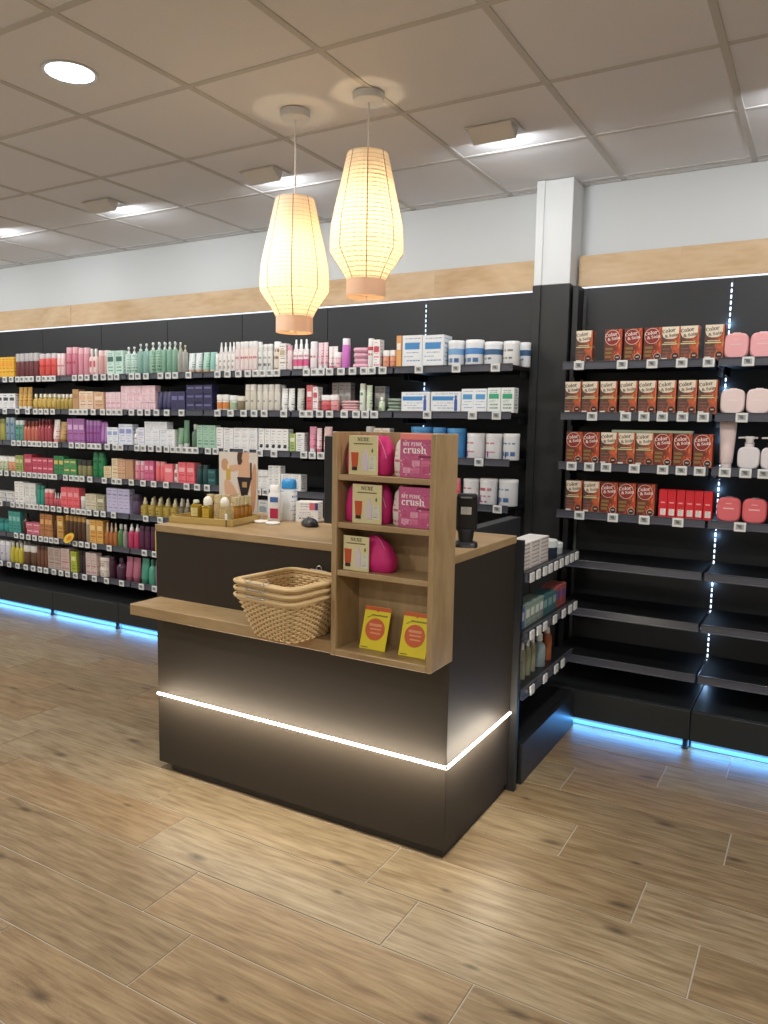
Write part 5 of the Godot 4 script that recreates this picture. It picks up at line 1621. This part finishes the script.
	[3, -3.944, -3.851, 2, "tubet", 0.136, "f0646e", "f28f96", -1, "coral bottle", 1, 1, "", ""],
	[3, -3.848, -3.77, 1, "box", 0.124, "f26a74", "f8b0b4", -1, "coral carton beside the coral bottles", 1, 1, "", ""],
	[3, -3.764, -3.727, 1, "bottle", 0.126, "f2e8e4", "ffffff", 2, "white bottle between coral cartons", 1, 1, "", ""],
	[3, -3.724, -3.576, 2, "box", 0.14, "f0606c", "f8a6ac", 2, "bright coral carton", 1, 1, "", ""],
	[3, -3.571, -3.462, 2, "tubet", 0.13, "1f4a4c", "163536", -1, "dark teal bottle", 1, 1, "", ""],
	[3, -3.46, -3.393, 1, "box", 0.052, "24585a", "3f7f80", -1, "dark teal carton, piled in two", 2, 1, "", ""],
	[3, -3.059, -2.965, 2, "box", 0.039, "eeeeec", "", 0, "small white carton piled three high", 3, 1, "", ""],
	[3, -2.963, -2.869, 2, "box", 0.074, "f0f0ee", "", 10, "white carton piled in two behind the poster", 2, 1, "", ""],
	[3, -2.865, -2.715, 2, "box", 0.102, "efefed", "", 0, "wider white carton beside the poster", 1, 1, "", ""],
	[3, -1.704, -1.677, 1, "tubet", 0.132, "e0566a", "e8808e", 2, "red bottle among the tins", 1, 1, "", ""],
	[3, -1.673, -1.582, 1, "tin", 0.131, "f0f0f0", "f8f8f8", 2, "white tin with crimson lettering", 1, 1, "", ""],
	[3, -1.578, -1.478, 1, "tin", 0.136, "f0f0f2", "f8f8f8", 3, "white tin with pink and violet lettering", 1, 1, "", ""],
	[3, -1.473, -1.367, 1, "tin", 0.137, "eef0f4", "f8f8f8", 4, "white tin with navy lettering", 1, 1, "", ""],
	[4, -5.753, -5.473, 3, "boxw", 0.039, "e4e2dc", "a8a49c", 0, "wide ivory carton piled two high", 2, 1, "", ""],
	[4, -5.465, -5.352, 2, "box", 0.166, "eceae6", "", 0, "tall ivory carton", 1, 1, "", ""],
	[4, -5.348, -5.216, 2, "box", 0.053, "e6e4e0", "", 6, "grey white carton piled three high", 3, 1, "", ""],
	[4, -5.209, -5.125, 2, "tubet", 0.147, "2fa08a", "248070", -1, "turquoise bottle", 1, 1, "", ""],
	[4, -5.122, -5.016, 2, "tubet", 0.126, "d65a62", "f2c9c4", 2, "brick pink bottle with pale cap", 1, 1, "", ""],
	[4, -5.013, -4.92, 3, "dropper", 0.103, "c04a55", "f2ece8", -1, "small red bottle with white dropper", 1, 1, "", ""],
	[4, -4.914, -4.714, 3, "box", 0.151, "e8545e", "f2959a", 2, "scarlet carton", 1, 1, "", ""],
	[4, -4.711, -4.651, 1, "jar", 0.094, "c9c9c4", "e6e6e2", -1, "small clear grey jar", 1, 1, "", ""],
	[4, -4.645, -4.53, 2, "box", 0.117, "d8d0b4", "", 8, "sand coloured carton", 1, 1, "", ""],
	[4, -4.526, -4.445, 1, "box", 0.115, "aaa482", "d8d4b8", 8, "khaki carton", 1, 1, "", ""],
	[4, -4.421, -4.189, 4, "box", 0.172, "c4bcdc", "", 4, "lilac carton", 1, 1, "", ""],
	[4, -4.183, -4.103, 1, "jar", 0.141, "5a4668", "3f3048", -1, "purple jar with dark lid", 1, 1, "", ""],
	[4, -4.1, -3.75, 5, "dropper", 0.124, "b59a3c", "e0d3a8", 8, "gold serum bottle with clear cap", 1, 2, "", ""],
	[4, -3.747, -3.573, 3, "dropper", 0.138, "6f6248", "cfc8b8", -1, "bronze serum bottle with clear cap", 1, 1, "", ""],
	[4, -3.046, -2.968, 1, "box", 0.173, "d8dcdc", "8a9aa4", 0, "pale grey carton seen past the poster", 1, 1, "", ""],
	[5, -5.767, -5.571, 3, "jar", 0.098, "2f9a94", "1f7a76", -1, "sea green jar", 1, 1, "", ""],
	[5, -5.558, -5.412, 3, "box", 0.167, "3a9a92", "7fc4bc", 6, "sea green carton", 1, 1, "", ""],
	[5, -5.407, -5.339, 1, "bottle", 0.161, "4a2a26", "2a1816", -1, "dark brown bottle", 1, 1, "", ""],
	[5, -5.339, -5.177, 2, "box", 0.047, "d2667a", "efb6be", 2, "rose carton piled two high", 2, 1, "", ""],
	[5, -5.169, -5.024, 3, "box", 0.174, "b5733a", "dfa45a", 8, "caramel carton", 1, 1, "", ""],
	[5, -5.021, -4.98, 1, "bottle", 0.175, "4a3020", "2a1a12", -1, "slim brown bottle", 1, 1, "", ""],
	[5, -4.974, -4.9, 1, "box", 0.173, "cf9440", "e8c070", 8, "amber carton", 1, 1, "", ""],
	[5, -4.894, -4.661, 5, "tubet", 0.182, "5a3a22", "c08a3c", -1, "brown bottle with amber cap", 1, 1, "", ""],
	[5, -4.658, -4.616, 1, "tubet", 0.169, "a89a86", "d8d0c0", -1, "thin grey beige bottle", 1, 1, "", ""],
	[5, -4.612, -4.47, 2, "box", 0.17, "e0a444", "f0cf86", 8, "honey yellow carton", 1, 1, "", ""],
	[5, -4.459, -4.335, 3, "dropper", 0.162, "b5662c", "d8c0a0", -1, "orange dropper bottle", 1, 1, "", ""],
	[5, -4.331, -4.277, 1, "bottle", 0.159, "4f8a4c", "cfdcc4", -1, "grass green bottle", 1, 1, "", ""],
	[5, -4.274, -4.231, 1, "bottle", 0.16, "9a9690", "d8d6d0", -1, "grey bottle by the magenta ones", 1, 1, "", ""],
	[5, -4.224, -4.115, 2, "spray", 0.169, "c02a5c", "f2ecee", -1, "magenta bottle with white spray top", 1, 1, "", ""],
	[5, -4.109, -3.951, 3, "tubet", 0.166, "5a2448", "431a36", -1, "dark plum bottle", 1, 1, "", ""],
	[5, -3.947, -3.905, 1, "box", 0.147, "e8d43a", "f0e480", -1, "bright yellow carton at the counter end", 1, 1, "", ""],
	[6, -5.755, -5.572, 3, "tubet", 0.161, "d4d2de", "ecebf0", 0, "pale lilac bottle with white cap", 1, 1, "", ""],
	[6, -5.568, -5.408, 3, "bottle", 0.163, "c9b92e", "e6e4d4", -1, "yellow oil bottle with pale cap", 1, 2, "", ""],
	[6, -5.406, -5.241, 2, "jar", 0.15, "6a4630", "e4e0d8", -1, "brown jar with white lid", 1, 1, "", ""],
	[6, -5.235, -5.098, 3, "tubet", 0.165, "7a4a34", "4f2e20", -1, "chestnut bottle", 1, 1, "", ""],
	[6, -5.09, -4.943, 2, "box", 0.163, "b8a49a", "", 8, "taupe printed carton", 1, 1, "", ""],
	[6, -4.941, -4.842, 1, "box", 0.169, "cbb0a8", "", 2, "pinkish taupe carton", 1, 1, "", ""],
	[6, -4.827, -4.756, 1, "box", 0.157, "b0b832", "dfe48a", 6, "lime yellow carton", 1, 1, "", ""],
	[6, -4.75, -4.671, 2, "tubet", 0.168, "3a3034", "26201f", -1, "black bottle by the lime carton", 1, 1, "", ""],
	[6, -4.663, -4.545, 2, "box", 0.165, "d4bfb8", "", 2, "pinkish white printed carton", 1, 1, "", ""],
	[6, -4.543, -4.431, 1, "jar", 0.07, "ddd2c4", "efe8de", 8, "large beige jar, piled in two", 2, 1, "", ""],
	[6, -4.43, -4.371, 1, "tubet", 0.157, "4a2038", "38182c", -1, "blackberry bottle", 1, 1, "", ""],
	[6, -4.361, -4.274, 1, "bottle", 0.155, "522a44", "3a1c30", -1, "blackberry tapered bottle", 1, 1, "", ""],
	[6, -4.266, -4.121, 2, "tube", 0.17, "b4607a", "94465e", -1, "mauve pink tube", 1, 1, "", ""],
	[6, -4.113, -4.035, 1, "tube", 0.174, "3f9a80", "2f8068", -1, "jade green tube", 1, 1, "", ""],
	[6, -4.028, -3.967, 1, "bottle", 0.175, "4aa688", "358a70", -1, "jade green tapered bottle", 1, 1, "", ""],
	[6, -3.963, -3.906, 1, "tubet", 0.176, "a08096", "846478", -1, "greyish mauve bottle", 1, 1, "", ""],
]
const TAGS := [
	[-5.546, -5.494, -5.417, -5.341, -5.285, -5.229, -5.174, -5.093, -5.03, -4.977, -4.924, -4.837, -4.692, -4.625, -4.559, -4.47, -4.39, -4.319, -4.257, -4.164, -4.111, -4.051, -3.973, -3.84, -3.769, -3.706, -3.589, -3.474, -3.343, -3.261, -3.173, -3.098, -3.037, -2.983, -2.929, -2.876, -2.763, -2.659, -2.603, -2.554, -2.496, -2.418, -2.341, -2.265, -2.214, -2.145, -2.075, -1.921, -1.702, -1.484],
	[-5.567, -5.509, -5.355, -5.233, -5.141, -5.078, -5.015, -4.944, -4.848, -4.736, -4.685, -4.635, -4.585, -4.503, -4.406, -4.342, -4.287, -4.233, -4.118, -4.035, -3.964, -3.881, -3.787, -3.654, -3.501, -3.345, -3.237, -3.133, -3.05, -2.971, -2.823, -2.683, -2.634, -2.562, -2.494, -2.393, -2.313, -2.253, -2.194, -2.104, -1.865, -1.602, -1.47],
	[-5.549, -5.416, -5.35, -5.284, -5.218, -5.163, -5.108, -5.044, -4.982, -4.92, -4.858, -4.746, -4.678, -4.619, -4.553, -4.504, -4.455, -4.366, -4.287, -4.232, -4.178, -4.071, -4.011, -3.94, -3.864, -3.792, -3.735, -3.682, -3.63, -3.582, -3.534, -3.427, -3.362, -3.271, -3.112, -3.007, -2.896, -2.767, -2.674, -2.613, -2.552, -1.558, -1.404],
	[-5.595, -5.518, -5.43, -5.365, -5.301, -5.238, -5.175, -5.113, -5.052, -4.991, -4.941, -4.881, -4.822, -4.754, -4.696, -4.639, -4.555, -4.404, -4.305, -4.252, -4.199, -4.133, -4.019, -3.918, -3.803, -3.617, -3.524, -3.439, -3.019, -2.96, -1.596, -1.448],
	[-5.61, -5.532, -5.455, -5.39, -5.336, -5.272, -5.219, -5.167, -5.105, -5.043, -4.972, -4.902, -4.823, -4.745, -4.687, -4.63, -4.573, -4.498, -4.425, -4.318, -4.166, -3.999, -3.862],
	[-5.547, -5.425, -5.354, -5.274, -5.2, -5.127, -5.065, -5.004, -4.943, -4.735, -4.668, -4.601, -4.526, -4.37, -4.174, -4.018, -3.92],
	[-5.633, -5.527, -5.421, -5.319, -5.229, -5.149, -5.077, -4.984, -4.903, -4.828, -4.741, -4.639, -4.534, -4.406, -4.25, -4.053, -3.926],
]
const TAGS_B := [
	[-1.057, -0.854, -0.72, -0.592, -0.479, -0.321],
	[-0.983, -0.826, -0.743, -0.662, -0.575, -0.488, -0.331],
	[-1.071, -0.985, -0.905, -0.774, -0.647, -0.566, -0.488, -0.384, -0.301, -0.229],
	[-1.022, -0.861, -0.716, -0.567, -0.308],
	[],
	[],
	[],
]
# hair colour cartons: row, from x, to x, white or red badge
const CARTONS := [
	[0, -1.087, -1, "W"],
	[0, -0.948, -0.864, "R"],
	[0, -0.857, -0.772, "R"],
	[0, -0.768, -0.685, "R"],
	[0, -0.686, -0.613, "W"],
	[0, -0.613, -0.525, "W"],
	[0, -0.509, -0.422, "W"],
	[1, -1.13, -1.045, "W"],
	[1, -1.045, -0.962, "W"],
	[1, -0.958, -0.874, "W"],
	[1, -0.866, -0.784, "W"],
	[1, -0.78, -0.696, "W"],
	[1, -0.697, -0.606, "W"],
	[1, -0.606, -0.521, "W"],
	[1, -0.521, -0.435, "W"],
	[2, -1.111, -1.029, "R"],
	[2, -1.029, -0.946, "R"],
	[2, -0.945, -0.861, "W"],
	[2, -0.861, -0.78, "W"],
	[2, -0.778, -0.699, "W"],
	[2, -0.698, -0.613, "R"],
	[2, -0.613, -0.527, "R"],
	[2, -0.526, -0.44, "R"],
	[3, -1.103, -1.018, "W"],
	[3, -1.014, -0.935, "W"],
	[3, -0.931, -0.849, "R"],
	[3, -0.848, -0.766, "R"],
	[3, -0.762, -0.678, "R"],
]
const SIDE_TAGS := [
	[-2.883, -2.959, -3.044, -3.116, -3.193, -3.272, -3.354, -3.43, -3.505],
	[-2.91, -2.994, -3.074, -3.208, -3.337, -3.438, -3.52],
	[-2.938, -3.104, -3.258, -3.355],
]
